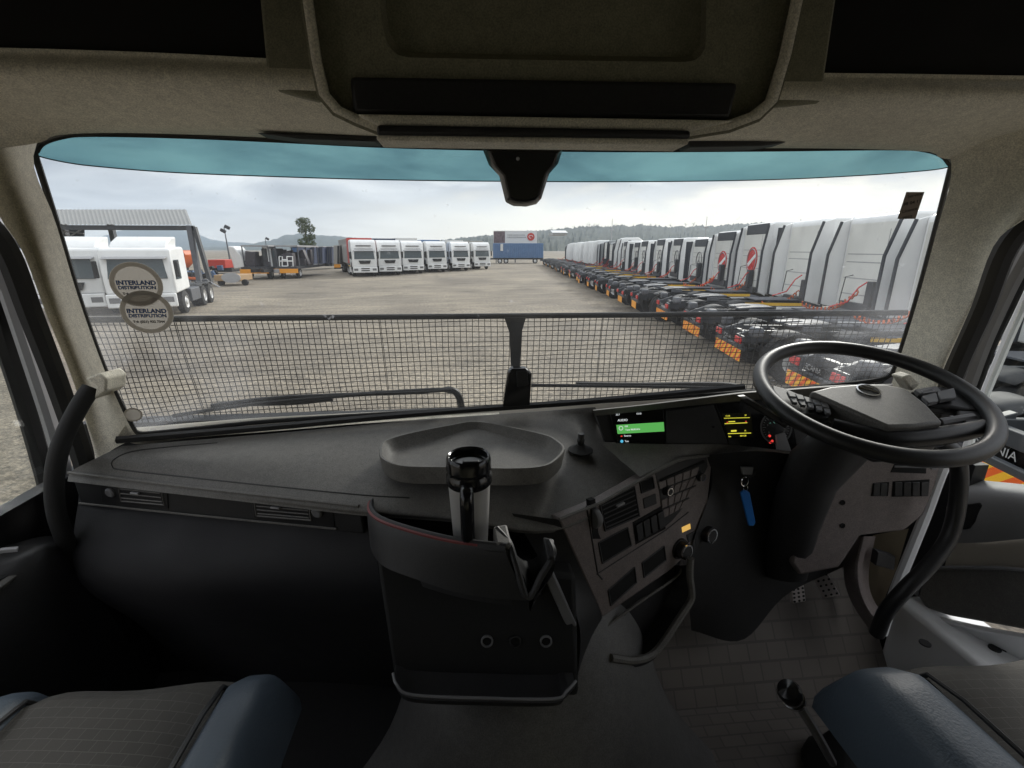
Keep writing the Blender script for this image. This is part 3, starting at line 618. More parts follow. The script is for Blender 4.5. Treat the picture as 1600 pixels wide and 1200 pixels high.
def pedal(pts, y, label):
    P = [hy(a, b, y) for a, b in pts]; n = (P[1]-P[0]).cross(P[3]-P[0]).normalized(); n = n if n.y < 0 else -n
    t = thing('pedal', (sum(P, V())/len(P)).to_tuple()[:2]+(FL,), label, 'pedal', 'floor pedals')
    MB().prism(P, -n*.012).build('pad', mat('pedal_alloy', (.62, .57, .56), .45, .2), t, bevel=.004)
    g = MB()
    for i in range(3):
        for j in range(5):
            q = P[0].lerp(P[1], (i+.5)/3).lerp(P[3].lerp(P[2], (i+.5)/3), (j+.6)/5.2); g.lathe(q, n, [(0, .0035), (.002, .0035), (.002, 0)], 8)
    g.build('grip_stud', M['rubber'], t)
    c = sum(P, V())/len(P); MB().tube([c-n*.01, c+V((0, .15, -.05)), V((c.x, c.y+.22, c.z+.15))], .009, 8).build('arm', M['black'], t)
pedal([(1268, 896), (1292, 892), (1314, 930), (1288, 936)], 1.08, 'metal accelerator pedal with dotted grip, right of the two pedals')
pedal([(1236, 912), (1256, 908), (1260, 940), (1238, 944)], 1.06, 'metal brake pedal with dotted grip, left of the two and half hidden')
# bundle of ducts / kick trim right of the pedals
MB().loft([row([(1330, 838, 1.05), (1318, 890, 1.05), (1330, 940, 1.0), (1370, 1000, .95)]), row([(1350, 838, 1.0), (1340, 890, 1.0), (1350, 940, .95), (1385, 990, .92)]), row([(1368, 838, 1.04), (1358, 890, 1.04), (1362, 930, 1.0), (1392, 980, .95)])], 16, 5).build('kick_trim', M['console'], cab)
MB().loft([row([(1364, 836, 1.08), (1356, 890, 1.08), (1350, 960, 1.04)]), row([(1420, 826, 1.0), (1400, 890, 1.0), (1372, 960, .98)])], 12, 4).build('kick_trim', mat('tan_trim', (.30, .25, .17), .7), cab)
MB().prism([hy(a, b, .99) for a, b in [(1372, 862), (1400, 870), (1398, 892), (1368, 884)]], (0, .02, 0)).build('kick_bracket', M['black'], cab, bevel=.003)

# ------------------------------------------------------------------ steering wheel and column
SW = thing('steering_wheel', (.812, .844, EZ-.287), 'black steering wheel with grey pad and thumb switches in front of the driver', 'steering wheel')
wc = V((.812, .844, EZ-.287)); wn = V((-.07, -.294, 1)).normalized(); wu = wn.cross(V((0, 1, 0))).normalized(); wu = -wu if wu.x < 0 else wu; wv = wn.cross(wu)
PW = (wc, wn)
rimp = [wc+(wu*math.cos(t_)+wv*math.sin(t_))*.1995 for t_ in [2*math.pi*i/72 for i in range(72)]]
MB().tube(rimp, .0155, 16, closed=True).build('rim', M['rim'], SW)
def wp(pts, h, name, m, par, off=0, bevel=.003, thick=.02, seg=2):
    pl = poff(PW, off); P = [hp(a, b, pl) for a, b in pts]
    return MB().prism([p-wn*thick for p in P], wn*(thick+h)).build(name, m, par, bevel=bevel, seg=seg)
pad_ = wp([(1264, 614), (1295, 606), (1340, 602), (1380, 602), (1415, 609), (1447, 634), (1473, 662), (1430, 668), (1387, 669)], .004, 'pad', M['pad'], SW, .012, .006, .045, 3)
wp([(1262, 618), (1300, 612), (1420, 612), (1482, 664), (1470, 676), (1385, 682), (1330, 655)], 0, 'hub_underside', M['rim'], SW, -.012, .008, .07)
# emblem on the pad
pe = poff(PW, .0165); ce = hp(1357, 610, pe)
em = MB().lathe(ce, wn, [(0, .0215), (.002, .0215), (.002, .0185), (0, .0185)], 32).build('emblem_ring', M['chrome'], SW)
MB().tube([ce-wu*.013+wv*.013+wn*.0012, ce+wu*.013-wv*.013+wn*.0012], .002, 5).build('emblem_bar', M['chrome'], em)
MB().tube([ce-wu*.002+wv*.015+wn*.0012, ce+wu*.012+wv*.0+wn*.0012], .0014, 5).build('emblem_bar', M['chrome'], em)
# spokes
wp([(1205, 600), (1228, 606), (1300, 636), (1296, 652), (1250, 648), (1206, 618)], 0, 'spoke', M['rim'], SW, -.004, .006, .022)
for i in range(5):
    a0 = 1229+i*13; b0 = 612+i*4.2
    wp([(a0, b0), (a0+12, b0+2.8), (a0+15, b0+10), (a0+4, b0+9)], .003, 'spoke_button', M['grey'], SW, .004, .0012, .004, 1)
    wp([(a0+5, b0+10), (a0+15.5, b0+11.5), (a0+17, b0+19), (a0+9, b0+18)], .003, 'spoke_button', M['grey'], SW, .002, .0012, .004, 1)
wp([(1420, 612), (1462, 602), (1520, 612), (1548, 630), (1540, 645), (1490, 636), (1452, 634)], 0, 'spoke', M['rim'], SW, -.004, .006, .022)
for i, q_ in enumerate([[(1428, 610), (1462, 604), (1470, 612), (1436, 617)], [(1440, 620), (1462, 614), (1466, 628), (1450, 632)], [(1464, 613), (1490, 607), (1494, 622), (1468, 627)]]):
    wp(q_, .003, 'spoke_button', M['grey'], SW, .006, .0015, .006, 1)
MB().tube([hp(a, b, poff(PW, .0102)) for a, b in [(1440, 610), (1456, 607), (1460, 611), (1443, 614)]], .0007, 4, closed=True).build('button_mark', M['lgrey'], SW)
sp1 = catmull([hp(a, b, poff(PW, -.012)) for a, b in [(1300, 664), (1380, 684), (1440, 684), (1500, 676), (1560, 662)]], 20)
MB().tube(sp1, [.014+.004*math.sin(i/20*3.14) for i in range(21)], 10).build('spoke', M['rim'], SW)
sp2 = catmull([hp(a, b, poff(PW, -.008)) for a, b in [(1468, 660), (1492, 656), (1520, 652)]], 10)
MB().tube(sp2, .008, 8).build('spoke', M['grey'], SW)
wp([(1492, 640), (1530, 640), (1560, 655), (1562, 672), (1530, 668), (1505, 660)], 0, 'spoke', M['rim'], SW, -.006, .006, .02)
# column shroud + stalks
colm = thing('steering_column', (wc.x, wc.y, FL), 'dark steering column shroud with stalks under the steering wheel', 'steering column')
cr_ = []
for k_, (cx_, cy_, yy, rx_, rz_) in enumerate([(1345, 668, .84, .085, .03), (1300, 705, .88, .088, .05), (1258, 765, .92, .060, .06), (1238, 830, .97, .052, .07), (1224, 900, 1.02, .05, .07)]):
    c = hy(cx_, cy_, yy); cr_.append([c+V((rx_*math.cos(2*math.pi*j/16), -.05*math.sin(2*math.pi*j/16)*1.2, rz_*math.sin(2*math.pi*j/16)*.4)) for j in range(16)])
g = MB(); g.grid(cr_, True); g.f.append(tuple(range(16))); g.build('shroud', M['dash2'], colm, smooth=70)
MB().tube([hy(1300, 690, .88), hy(1250, 668, .86), hy(1225, 656, .85)], [.008, .007, .006], 8).build('stalk', M['black'], colm)
P = [hy(a, b, .86) for a, b in [(1155, 620), (1166, 619), (1232, 658), (1226, 664)]]
MB().prism(P, (0, .012, 0)).build('stalk_paddle', M['lgrey'], colm, bevel=.002)
MB().prism([p+V((.002, -.003, -.004)) for p in P], (0, .004, -.004)).build('stalk_paddle', M['black'], colm, bevel=.001)
# ignition key with blue tag
kk = thing('ignition_key', hy(1168, 790, .93), 'car key in the ignition with a long blue plastic tag hanging from it', 'key')
MB().lathe(hy(1168, 735, .97), (0, -1, .2), [(0, .016), (.01, .016), (.012, .013), (.012, 0)], 20).build('lock_barrel', M['dash2'], kk)
MB().prism([hy(a, b, .945) for a, b in [(1158, 730), (1178, 730), (1176, 742), (1160, 742)]], (0, .006, 0)).build('key_head', M['grey'], kk, bevel=.002)
rg = hy(1163, 752, .94); MB().tube([rg+V((.009*math.cos(t_*.628), -.002, .012*math.sin(t_*.628))) for t_ in range(10)], .0012, 5, closed=True).build('key_ring', M['chrome'], kk)
rg = hy(1165, 762, .94); MB().tube([rg+V((.003*math.cos(t_*.628), -.004*math.cos(t_*.628), .008*math.sin(t_*.628))) for t_ in range(10)], .0012, 5, closed=True).build('key_ring', M['chrome'], kk)
MB().prism([hy(a, b, .935) for a, b in [(1157, 770), (1164, 766), (1172, 770), (1181, 816), (1178, 822), (1170, 822)]], (0, .006, 0)).build('key_tag', M['blue'], kk, bevel=.002)

# ------------------------------------------------------------------ things on the dash
ty = -.432
TP = [(592, 700), (600, 688), (640, 676), (700, 664), (738, 658), (775, 662), (850, 678), (872, 688), (883, 700), (872, 716), (850, 728), (800, 732), (700, 730), (628, 728), (596, 716)]
tc_ = [hz(a, b, ty+.008) for a, b in TP]; tc_ = catmull(tc_+[tc_[0]], 72)[:-1]
cc = sum(tc_, V())/len(tc_)
def scl_(l, s, dz): return [V((cc.x+(p.x-cc.x)*s, cc.y+(p.y-cc.y)*s, p.z+dz)) for p in l]
t = MB(); rws = [scl_(tc_, .97, -.04), scl_(tc_, 1.0, -.006), scl_(tc_, .995, 0), scl_(tc_, .972, 0), scl_(tc_, .955, -.006), scl_(tc_, .90, -.024), scl_(tc_, .84, -.03), scl_(tc_, .4, -.03), scl_(tc_, .01, -.03)]
t.grid(rws, True); tray = t.build('dash_tray', M['dash'], None, smooth=50)
tag(tray, 'shallow dark grey rounded tray lying on top of the dashboard behind the mug', 'tray')
sc_ = thing('suction_mount', hz(907, 704, -.475), 'small black suction cup phone mount on the dash right of the tray', 'suction mount')
c = hz(907, 704, -.468)
MB().lathe(c, (0, 0, 1), [(0, .030), (.003, .030), (.006, .022), (.013, .012), (.016, .010), (.016, 0)], 28).build('cup', M['rubber'], sc_)
MB().lathe(c+V((0, 0, .014)), (0, 0, 1), [(0, .007), (.01, .009), (.016, .009), (.018, .0075), (.030, .0075), (.030, 0)], 20).build('stem', M['black'], sc_)
c = hz(732, 712, -.355); c0 = V((c.x, c.y, EZ-.54)); H = .185
mg = thing('travel_mug', c0, 'stainless steel travel mug with black lid and handle standing in the dash cup holder', 'mug')
MB().lathe(c0, (0, 0, 1), [(0, 0), (0, .030), (.004, .032), (.13, .038), (.132, .038)], 40).build('body', M['steel'], mg)
MB().lathe(c0+V((0, 0, .131)), (0, 0, 1), [(0, .0385), (.004, .0415), (.018, .0415), (.022, .0385), (.028, .0385), (.031, .041), (.045, .0405), (.053, .039), (.056, .0365), (.054, .034), (.042, .033), (.040, .030), (.040, 0)], 40).build('lid', M['blackg'], mg)
g = MB(); g.box(c0+V((.004, -.004, .174)), (.03, .010, .006)); g.build('lid_slider', M['black'], mg, bevel=.002)
hp_ = [c0+V((-.004, -.032, .140)), c0+V((-.004, -.052, .138)), c0+V((-.004, -.060, .12)), c0+V((-.004, -.056, .06)), c0+V((-.004, -.046, .025)), c0+V((-.004, -.028, .02))]
MB().tube(catmull(hp_, 20), .0125, 10).build('handle', M['blackg'], mg)

# ------------------------------------------------------------------ grab handles
gl = thing('grab_handle', hy(100, 760, 1.03), 'black grab handle with beige bracket on the left windscreen pillar', 'grab handle', 'pillar grab handles')
MB().tube(catmull([hy(*p) for p in [(143, 606, 1.06), (128, 628, 1.04), (108, 665, 1.02), (92, 705, 1.0), (85, 750, .99), (88, 800, .99), (104, 850, 1.0), (118, 900, 1.02)]], 30), .0175, 12).build('bar', M['rubber'], gl)
MB().prism([hy(a, b, 1.045) for a, b in [(131, 592), (155, 583), (166, 592), (165, 612), (146, 625), (150, 604)]], (.01, .05, 0)).build('bracket', M['beige'], gl, bevel=.004)
gr = thing('grab_handle', hy(1490, 820, .82), 'long bent black grab handle at the driver door opening on the right', 'grab handle', 'pillar grab handles')
MB().tube(catmull([hy(*p) for p in [(1470, 690, .86), (1493, 710, .85), (1499, 745, .85), (1494, 800, .84), (1480, 845, .83), (1450, 885, .82), (1415, 920, .82), (1385, 955, .83), (1370, 990, .84)]], 40), .0165, 12).build('bar', M['rim'], gr)
MB().prism([hy(a, b, .85) for a, b in [(1410, 590), (1425, 585), (1440, 600), (1425, 612)]], (0, .03, 0)).build('bracket', M['beige'], gr, bevel=.004)

# ------------------------------------------------------------------ doors
dl = thing('cab_door', (-1.05, .6, FL), 'passenger door on the left with dark window post and switch panel', 'door', 'cab doors')
MB().tube(catmull([hy(*p) for p in [(-60, 330, 1.08), (-10, 395, 1.10), (8, 440, 1.12), (48, 560, 1.14), (86, 680, 1.15), (104, 760, 1.15)]], 30), .017, 8).build('window_frame', M['lgrey'], dl)
MB().tube(catmull([hy(*p) for p in [(-70, 390, 1.10), (-16, 440, 1.12), (6, 520, 1.14), (44, 640, 1.16), (72, 740, 1.17), (86, 800, 1.17)]], 30), .022, 8).build('window_seal', M['rubber'], dl)
MB().prism([hx(-80, 400, -1.08), hx(12, 500, -1.08), hx(84, 700, -1.08), hx(95, 830, -1.08), hx(-80, 850, -1.08)], (-.004, 0, 0)).build('window_pane', M['glass2'], dl)
MB().loft([row([(-60, 835, 1.0), (0, 838, 1.06), (60, 832, 1.12), (96, 820, 1.16)]), row([(-60, 860, .90), (0, 862, .93), (70, 845, 1.0), (112, 850, 1.08)]), row([(-60, 1000, .82), (0, 960, .86), (80, 900, .93), (130, 890, 1.02)]), [V((-1.03, .2, FL)), V((-1.03, .8, FL)), V((-1.02, 1.0, FL)), V((-1.0, 1.2, FL))]], 20, 6).build('inner_panel', M['dash2'], dl, smooth=60)
PD = plane(hy(20, 890, .90), (.45, -.35, .8))
pan(PD, [(-40, 890), (8, 878), (48, 872), (55, 880), (20, 905), (-40, 950)], .001, 'switch_panel', M['dash'], dl, .002)
pan(PD, [(-40, 905), (30, 884), (40, 884), (10, 902), (-40, 935)], .003, 'window_switch', M['black'], dl, .002)
MB().tube([hy(-30, 868, .88), hy(5, 860, .9), (hy(28, 858, .91))], .006, 6).build('door_pull', M['lgrey'], dl)

dr_ = thing('cab_door', (1.33, .6, FL), 'white driver door on the right standing ajar with grey inner panel and lower pocket', 'door', 'cab doors')
DX = 1.34
def dq(a, b, off=0):   # the door leaf: nearly parallel to the side, a little open
    pl = plane((DX+off, .9, EZ), (-1, -.12, 0)); return hp(a, b, pl)
MB().tube(catmull([hy(*p) for p in [(1680, 330, .98), (1622, 372, 1.0), (1590, 420, 1.02), (1560, 480, 1.04), (1534, 540, 1.05), (1512, 600, 1.06)]], 30), .019, 8).build('window_frame', M['grey'], dr_)
MB().tube(catmull([hy(*p) for p in [(1690, 350, .99), (1636, 385, 1.01), (1604, 432, 1.03), (1576, 490, 1.05), (1550, 545, 1.06), (1522, 620, 1.06)]], 30), .008, 8).build('window_seal', M['rubber'], dr_)
MB().tube(catmull([hy(*p) for p in [(1690, 380, 1.02), (1640, 412, 1.03), (1612, 450, 1.05), (1588, 500, 1.07), (1562, 560, 1.08), (1530, 640, 1.08), (1500, 740, 1.05)]], 30), .011, 8).build('outer_edge', M['white'], dr_)
MB().prism([dq(1700, 420, .03), dq(1600, 470, .03), dq(1545, 600, .03), dq(1505, 745, .03), dq(1700, 790, .03)], (-.004, 0, 0)).build('window_pane', M['glass2'], dr_)
MB().loft([[dq(a, b, .03) for a, b in [(1488, 745), (1530, 750), (1600, 757), (1700, 770)]], [dq(a, b, -.02) for a, b in [(1484, 765), (1530, 768), (1600, 775), (1700, 788)]], [dq(a, b, -.03) for a, b in [(1478, 800), (1530, 805), (1600, 808), (1700, 815)]], [dq(a, b, -.015) for a, b in [(1470, 848), (1530, 848), (1600, 842), (1700, 835)]]], 18, 5).build('upper_trim', mat('door_trim_grey', (.22, .22, .225), .6, bump=.3), dr_, smooth=60)
MB().loft([[dq(a, b, -.008) for a, b in [(1470, 846), (1530, 845), (1600, 840), (1700, 834)]], [dq(a, b, -.006) for a, b in [(1446, 885), (1530, 885), (1600, 885), (1700, 888)]], [dq(a, b, .01) for a, b in [(1420, 925), (1500, 940), (1600, 950), (1700, 960)]]], 18, 5).build('middle_trim', mat('door_trim_tan', (.36, .33, .28), .7), dr_, smooth=60)
MB().prism([dq(a, b, -.032) for a, b in [(1508, 788), (1530, 785), (1534, 790), (1522, 815), (1512, 826), (1503, 828)]], (.02, 0, 0)).build('pull_recess', M['void'], dr_, bevel=.003)
MB().prism([dq(a, b, -.03) for a, b in [(1442, 896), (1456, 888), (1570, 888), (1600, 892), (1700, 905), (1700, 1010), (1600, 984), (1480, 962), (1446, 950), (1432, 930)]], (.04, 0, 0)).build('door_pocket', M['dash'], dr_, bevel=.008)
MB().tube(catmull([dq(a, b, -.034) for a, b in [(1432, 930), (1441, 898), (1456, 888), (1570, 888), (1700, 905)]], 24), .005, 6).build('pocket_rim', M['grey'], dr_)
MB().loft([[dq(a, b, -.02) for a, b in [(1404, 930), (1440, 955), (1520, 978), (1600, 990), (1700, 1010)]], [dq(a, b, .0) for a, b in [(1398, 950), (1440, 985), (1520, 1005), (1600, 1015), (1700, 1030)]], [dq(a, b, .04) for a, b in [(1392, 970), (1440, 1010), (1520, 1030), (1600, 1050), (1700, 1080)]]], 18, 4).build('lower_skin', M['white'], dr_, smooth=60)
MB().tube(catmull([dq(a, b, -.03) for a, b in [(1446, 885), (1425, 905), (1408, 925), (1404, 938), (1440, 958), (1520, 980), (1700, 1012)]], 24), .008, 6).build('door_flange', M['white'], dr_)
# sill below the door
g = MB(); g.b2((1.25, -.3, FL-.02), (1.42, 1.05, EZ-1.0)); sil = g.build('door_sill', M['white'], cab, bevel=.02, seg=4)
for x_, y_ in ((1554, 1014), (1570, 1014), (1445, 1006)):
    c = hz(x_, y_, -1.0); MB().lathe(V((min(c.x, 1.40), c.y, EZ-.9998)), (0, 0, 1), [(0, .013), (.004, .013), (.004, 0)], 14).build('sill_plug', M['rubber'], sil)
MB().b2((1.19, -.3, FL), (1.20, 1.0, FL+.03)).build('sill_seal', M['grey'], cab)

# ------------------------------------------------------------------ seats
M['leather'] = mat('blue_grey_leather', (.055, .074, .096), .5, bump=.4, bs=250, var=.1)
def fabric():
    m = mat('seat_fabric', (.055, .052, .045), .85, bump=.5, bs=600)
    t = m.node_tree; p = t.nodes['Principled BSDF']; tx = [n for n in t.nodes if n.type == 'TEX_COORD'][0]
    mp = t.nodes.new('ShaderNodeMapping'); mp.inputs['Rotation'].default_value = (0, 0, .12); t.links.new(tx.outputs['Object'], mp.inputs[0])
    br = t.nodes.new('ShaderNodeTexBrick'); br.inputs['Scale'].default_value = 22; br.inputs['Mortar Size'].default_value = .012; br.inputs['Row Height'].default_value = .35; br.offset = .37
    br.inputs['Color1'].default_value = (.050, .047, .041, 1); br.inputs['Color2'].default_value = (.056, .052, .046, 1); br.inputs['Mortar'].default_value = (.082, .08, .07, 1)
    t.links.new(mp.outputs[0], br.inputs['Vector']); t.links.new(br.outputs[0], p.inputs['Base Color']); return m
M['fabric'] = fabric()
def seat(x0, y1, label, zt=-.70, w=.54, mcol=None):
    s = thing('seat', (x0, y1-.28, FL), label, 'seat', 'cab seats')
    zc = EZ+zt
    def cush(xa, xb, rise, m, nm):
        rows = []
        for i in range(15):
            v = i/14; y = y1-.56*v
            rr = []
            for j in range(11):
                u = j/10; x = x0+xa+(xb-xa)*u
                edge = (abs(2*u-1))**4; fr = max(0, 1-v/.16)**2.2
                rr.append(V((x, y-(.006 if rise == 0 else 0)*(1-math.cos(u*6.28)), zc+rise-(.03 if rise else .012)*edge-.10*fr-.012*v-(.02*max(0, 1-v/.5)**2 if rise else 0))))
            rows.append(rr)
        g = MB(); g.grid(rows)
        # skirts
        k = [r[0] for r in rows][::-1]+rows[0][1:]+[r[-1] for r in rows][1:]
        g.grid([k, [V((p.x, p.y, zc-.16)) for p in k]])
        g.build(nm, m, s, smooth=75)
    cush(-.15, .15, 0, M['fabric'], 'cushion'); cush(-w/2, -.148, .016, M['leather'], 'bolster'); cush(.148, w/2, .016, M['leather'], 'bolster')
    for sx in (-.149, .149): MB().tube([V((x0+sx, y1-.56*i/10-.02, zc+.004-.10*max(0, 1-i/1.6)**2.2)) for i in range(11)], .004, 6).build('piping', M['black'], s)
    MB().b2((x0-.22, y1-.5, FL), (x0+.22, y1-.06, zc-.12)).build('base', M['black'], s, bevel=.02)
    return s
seat(-.57, .70, 'passenger seat with patterned dark fabric centre and blue grey leather bolsters, bottom left', zt=-.68, w=.46)
seat(.90, .62, 'driver seat with blue grey leather bolster at the bottom right', zt=-.68)
# gear / handbrake lever beside the driver seat
gv = thing('gear_lever', hz(1285, 1180, -1.25), 'chrome topped lever with black gaiter beside the driver seat', 'gear lever')
MB().tube(catmull([hz(1300, 1190, -1.15), hz(1278, 1150, -1.0), hz(1255, 1112, -.88), hz(1240, 1088, -.82)], 12), .010, 8).build('shaft', M['grey'], gv)
MB().lathe(hz(1240, 1092, -.84), (hz(1236, 1080, -.80)-hz(1255, 1112, -.88)), [(0, 0), (0, .016), (.01, .02), (.035, .022), (.045, .018), (.05, .0)], 20).build('knob', M['blackg'], gv)
MB().lathe(hz(1240, 1092, -.84), (hz(1236, 1080, -.80)-hz(1255, 1112, -.88)), [(-.004, 0), (-.004, .021), (.006, .021), (.006, 0)], 20).build('collar', M['chrome'], gv)
MB().lathe(hz(1300, 1200, -1.28), (0, 0, 1), [(0, .07), (.03, .065), (.05, .045), (.09, .03), (.12, .018), (.12, 0)], 16).build('gaiter', M['rubber'], gv)

# ------------------------------------------------------------------ outside the glass: wipers and stone guard
def GY(a, b, off): return hw(a, b, off)
wl = thing('wiper', hw(700, 636, .05), 'left windscreen wiper with long blade lying along the bottom of the glass', 'wiper', 'windscreen wipers')
MB().tube(catmull([hw(a, b, .035) for a, b in [(270, 650), (360, 636), (450, 626), (560, 617), (650, 613), (705, 609)]], 30), .005, 6).build('blade', M['rubber'], wl)
MB().tube(catmull([hw(a, b, .055) for a, b in [(330, 634), (430, 622), (560, 616), (640, 611), (700, 609), (716, 618), (722, 640)]], 30), [.006]*20+[.010]*11, 8).build('arm', M['black'], wl)
MB().tube(catmull([hw(a, b, .07) for a, b in [(380, 630), (460, 628), (520, 622)]], 12), .009, 6).build('bridge', M['dash2'], wl)
wr = thing('wiper', hw(1130, 606, .05), 'right windscreen wiper lying along the bottom of the glass behind the wheel', 'wiper', 'windscreen wipers')
MB().tube(catmull([hw(a, b, .035) for a, b in [(830, 602), (930, 603), (1030, 604), (1130, 606)]], 30), .005, 6).build('blade', M['rubber'], wr)
MB().tube(catmull([hw(a, b, .06) for a, b in [(900, 600), (1000, 601), (1100, 600), (1150, 603), (1172, 618)]], 30), .007, 8).build('arm', M['black'], wr)
GO2 = .16
sg = thing('stone_guard', hw(800, 690, GO2), 'black wire mesh stone guard fixed outside the lower half of the windscreen', 'mesh guard')
def gt(px):  return 500+(489-500)*(px-130)/(1420-130)
NX = 132; NY = 20
xs_t = [135+i*(1418-135)/NX for i in range(NX+1)]; xs_b = [150+i*(1405-150)/NX for i in range(NX+1)]
def gp(i, v):
    px = xs_t[i]+(xs_b[i]-xs_t[i])*v; y0 = gt(xs_t[i]); y1 = 668-78*(i/NX)+26*math.sin(i/NX*3.14)
    y1 = max(y1, 628)
    return px, y0+(y1-y0)*v
g = MB(); wob = random.Random(3)
TL = [hw(xs_t[i], gt(xs_t[i]), GO2) for i in range(NX+1)]
zt_ = sum(p.z for p in TL)/len(TL)
def gpt(i, v):
    t_ = TL[i]; z = t_.z-.30*v
    return V((t_.x, yw(t_.x, z-EZ)+GO2+.004*math.sin(i*.23+v*5), z))
for i in range(1, NX):
    jx = wob.uniform(-.0012, .0012)
    g.tube([gpt(i, v/6)+V((jx*math.sin(v*1.7+i), 0, 0)) for v in range(7)], .0012, 3, cap=False)
    if i in (14, 47, 83, 110): g.tube([gpt(i, v/6)+V((.0035, .001, 0)) for v in range(7)], .0010, 3, cap=False)
for j in range(1, NY+1):
    g.tube([gpt(i, j/NY)+V((0, 0, .0015*math.sin(i*.31+j))) for i in range(0, NX+1, 3)], .0012, 3, cap=False)
g.build('mesh', M['black'], sg, smooth=0)
MB().tube(TL[::4], .007, 8).build('frame_bar', M['black'], sg)
MB().tube([v+V((0, 0, .008)) for v in TL[::4]], .0012, 5).build('frame_bar', M['lgrey'], sg)
MB().tube([gpt(i, 1) for i in range(0, NX+1, 4)], .006, 8).build('frame_bar', M['black'], sg)
pq = [hw(a, b, GO2-.01) for a, b in [(788, 496), (822, 496), (815, 520), (812, 585), (812, 640), (799, 640), (799, 585), (796, 520)]]
MB().prism(pq, (0, .006, 0)).build('centre_post', M['dash2'], sg, bevel=.001)
# black lidded bracket at the foot of the glass (in front of the post)
dc = thing('dash_camera', hw(808, 632, -.04), 'black camera unit standing at the foot of the windscreen in front of the guard post', 'camera')
MB().prism([hw(a, b, -.05) for a, b in [(794, 582), (800, 576), (822, 576), (831, 584), (828, 634), (786, 637), (788, 620)]], (0, .03, 0)).build('body', M['blackg'], dc, bevel=.004)
MB().prism([hw(a, b, -.053) for a, b in [(807, 580), (824, 579), (826, 602), (808, 605)]], (0, .004, 0)).build('cover', M['dash2'], dc, bevel=.003)
# pale cream strip outside, along the foot of the glass
MB().loft([[hw(a, b, .03) for a, b in [(190, 690), (400, 673), (600, 660), (800, 650), (1000, 640), (1200, 630), (1400, 620)]], [hw(a, b, .06)+V((0, 0, -.0)) for a, b in [(190, 670), (400, 653), (600, 643), (800, 633), (1000, 622), (1200, 612), (1400, 604)]], [hw(a, b, .10)+V((0, 0, -.03)) for a, b in [(190, 670), (400, 653), (600, 643), (800, 633), (1000, 622), (1200, 612), (1400, 604)]]], 24, 4).build('pale_strip', mat('pale_cream', (.62, .58, .50), .5), cab)

# ------------------------------------------------------------------ stickers on the glass
def paper(nm, c):
    m = mat(nm, c, .6); t = m.node_tree; p = t.nodes['Principled BSDF']; tl = t.nodes.new('ShaderNodeBsdfTranslucent'); tl.inputs[0].default_value = (*c, 1)
    mx = t.nodes.new('ShaderNodeMixShader'); mx.inputs[0].default_value = .5; o = [n for n in t.nodes if n.type == 'OUTPUT_MATERIAL'][0]
    t.links.new(p.outputs[0], mx.inputs[1]); t.links.new(tl.outputs[0], mx.inputs[2]); t.links.new(mx.outputs[0], o.inputs[0]); return m
M['stk'] = paper('sticker_back', (.40, .37, .33)); M['stk2'] = paper('sticker_ring', (.55, .52, .47)); M['ink'] = mat('blue_ink', (.015, .06, .19), .6); M['inkb'] = mat('black_ink', (.02, .02, .02), .6)
def round_sticker(px, py, rpx, label, off):
    c = hw(px, py, -.001-off); rr = (hw(px+rpx, py, -.001-off)-c); r_ = rr.length
    rt = rr.normalized(); up = (hw(px, py-20, -.001-off)-c); up = (up-rt*up.dot(rt)).normalized(); n = rt.cross(up)
    n = n if n.y < 0 else -n
    t = thing('round_sticker', c, label, 'sticker', 'round stickers on the glass')
    MB().lathe(c, n, [(0, r_), (.0006, r_), (.0006, 0)], 48).build('backing', M['stk'], t)
    MB().lathe(c+n*.0007, n, [(0, r_*.98), (.0003, r_*.98), (.0003, r_*.8), (0, r_*.8)], 48).build('ring', M['stk2'], t)
    return t, c, rt, up, n, r_
for (px, py, lb, of) in ((213.5, 444, 'upper of the two overlapping round grey stickers, with INTERLAND lettering over the white trucks', .0), (230, 488, 'lower of the two overlapping round grey stickers, its lettering just above the mesh top bar', .002)):
    t, c, rt, up, n, r_ = round_sticker(px, py, 41, lb, of)
    for s_, dy, sz, mm in (('INTERLAND', .06, .275, M['ink']), ('DISTRIBUTION', -.16, .215, M['ink']), ('Tel: (021) 932 7344', -.44, .15, M['inkb'])):
        text('lettering', s_, r_*sz, c+up*r_*dy+n*.0013, rt, up, mm, t, ext=.0004, bold=.035)
t, c, rt, up, n, r_ = round_sticker(208, 648, 15, 'small faded round sticker low in the left corner of the windscreen', 0)
sq = [hw(a, b, -.002) for a, b in [(1416, 300), (1444, 300), (1430, 342), (1402, 342)]]
t = thing('licence_sticker', sq[3], 'small rectangular grey sticker high on the right side of the windscreen', 'sticker')
MB().prism(sq, (0, -.0008, 0)).build('backing', paper('sticker_grey', (.22, .19, .16)), t)
rt = (sq[1]-sq[0]).normalized(); up = (sq[0]-sq[3]).normalized(); cc_ = sum(sq, V())/4
for k_, s_ in enumerate(('Service', '98 04 11', 'Licence', '2022')):
    text('lettering', s_, .010, cc_+up*(.022-.016*k_)+V((0, -.0018, 0)), rt+V((0, 0, .25)), up, M['inkb'], t)
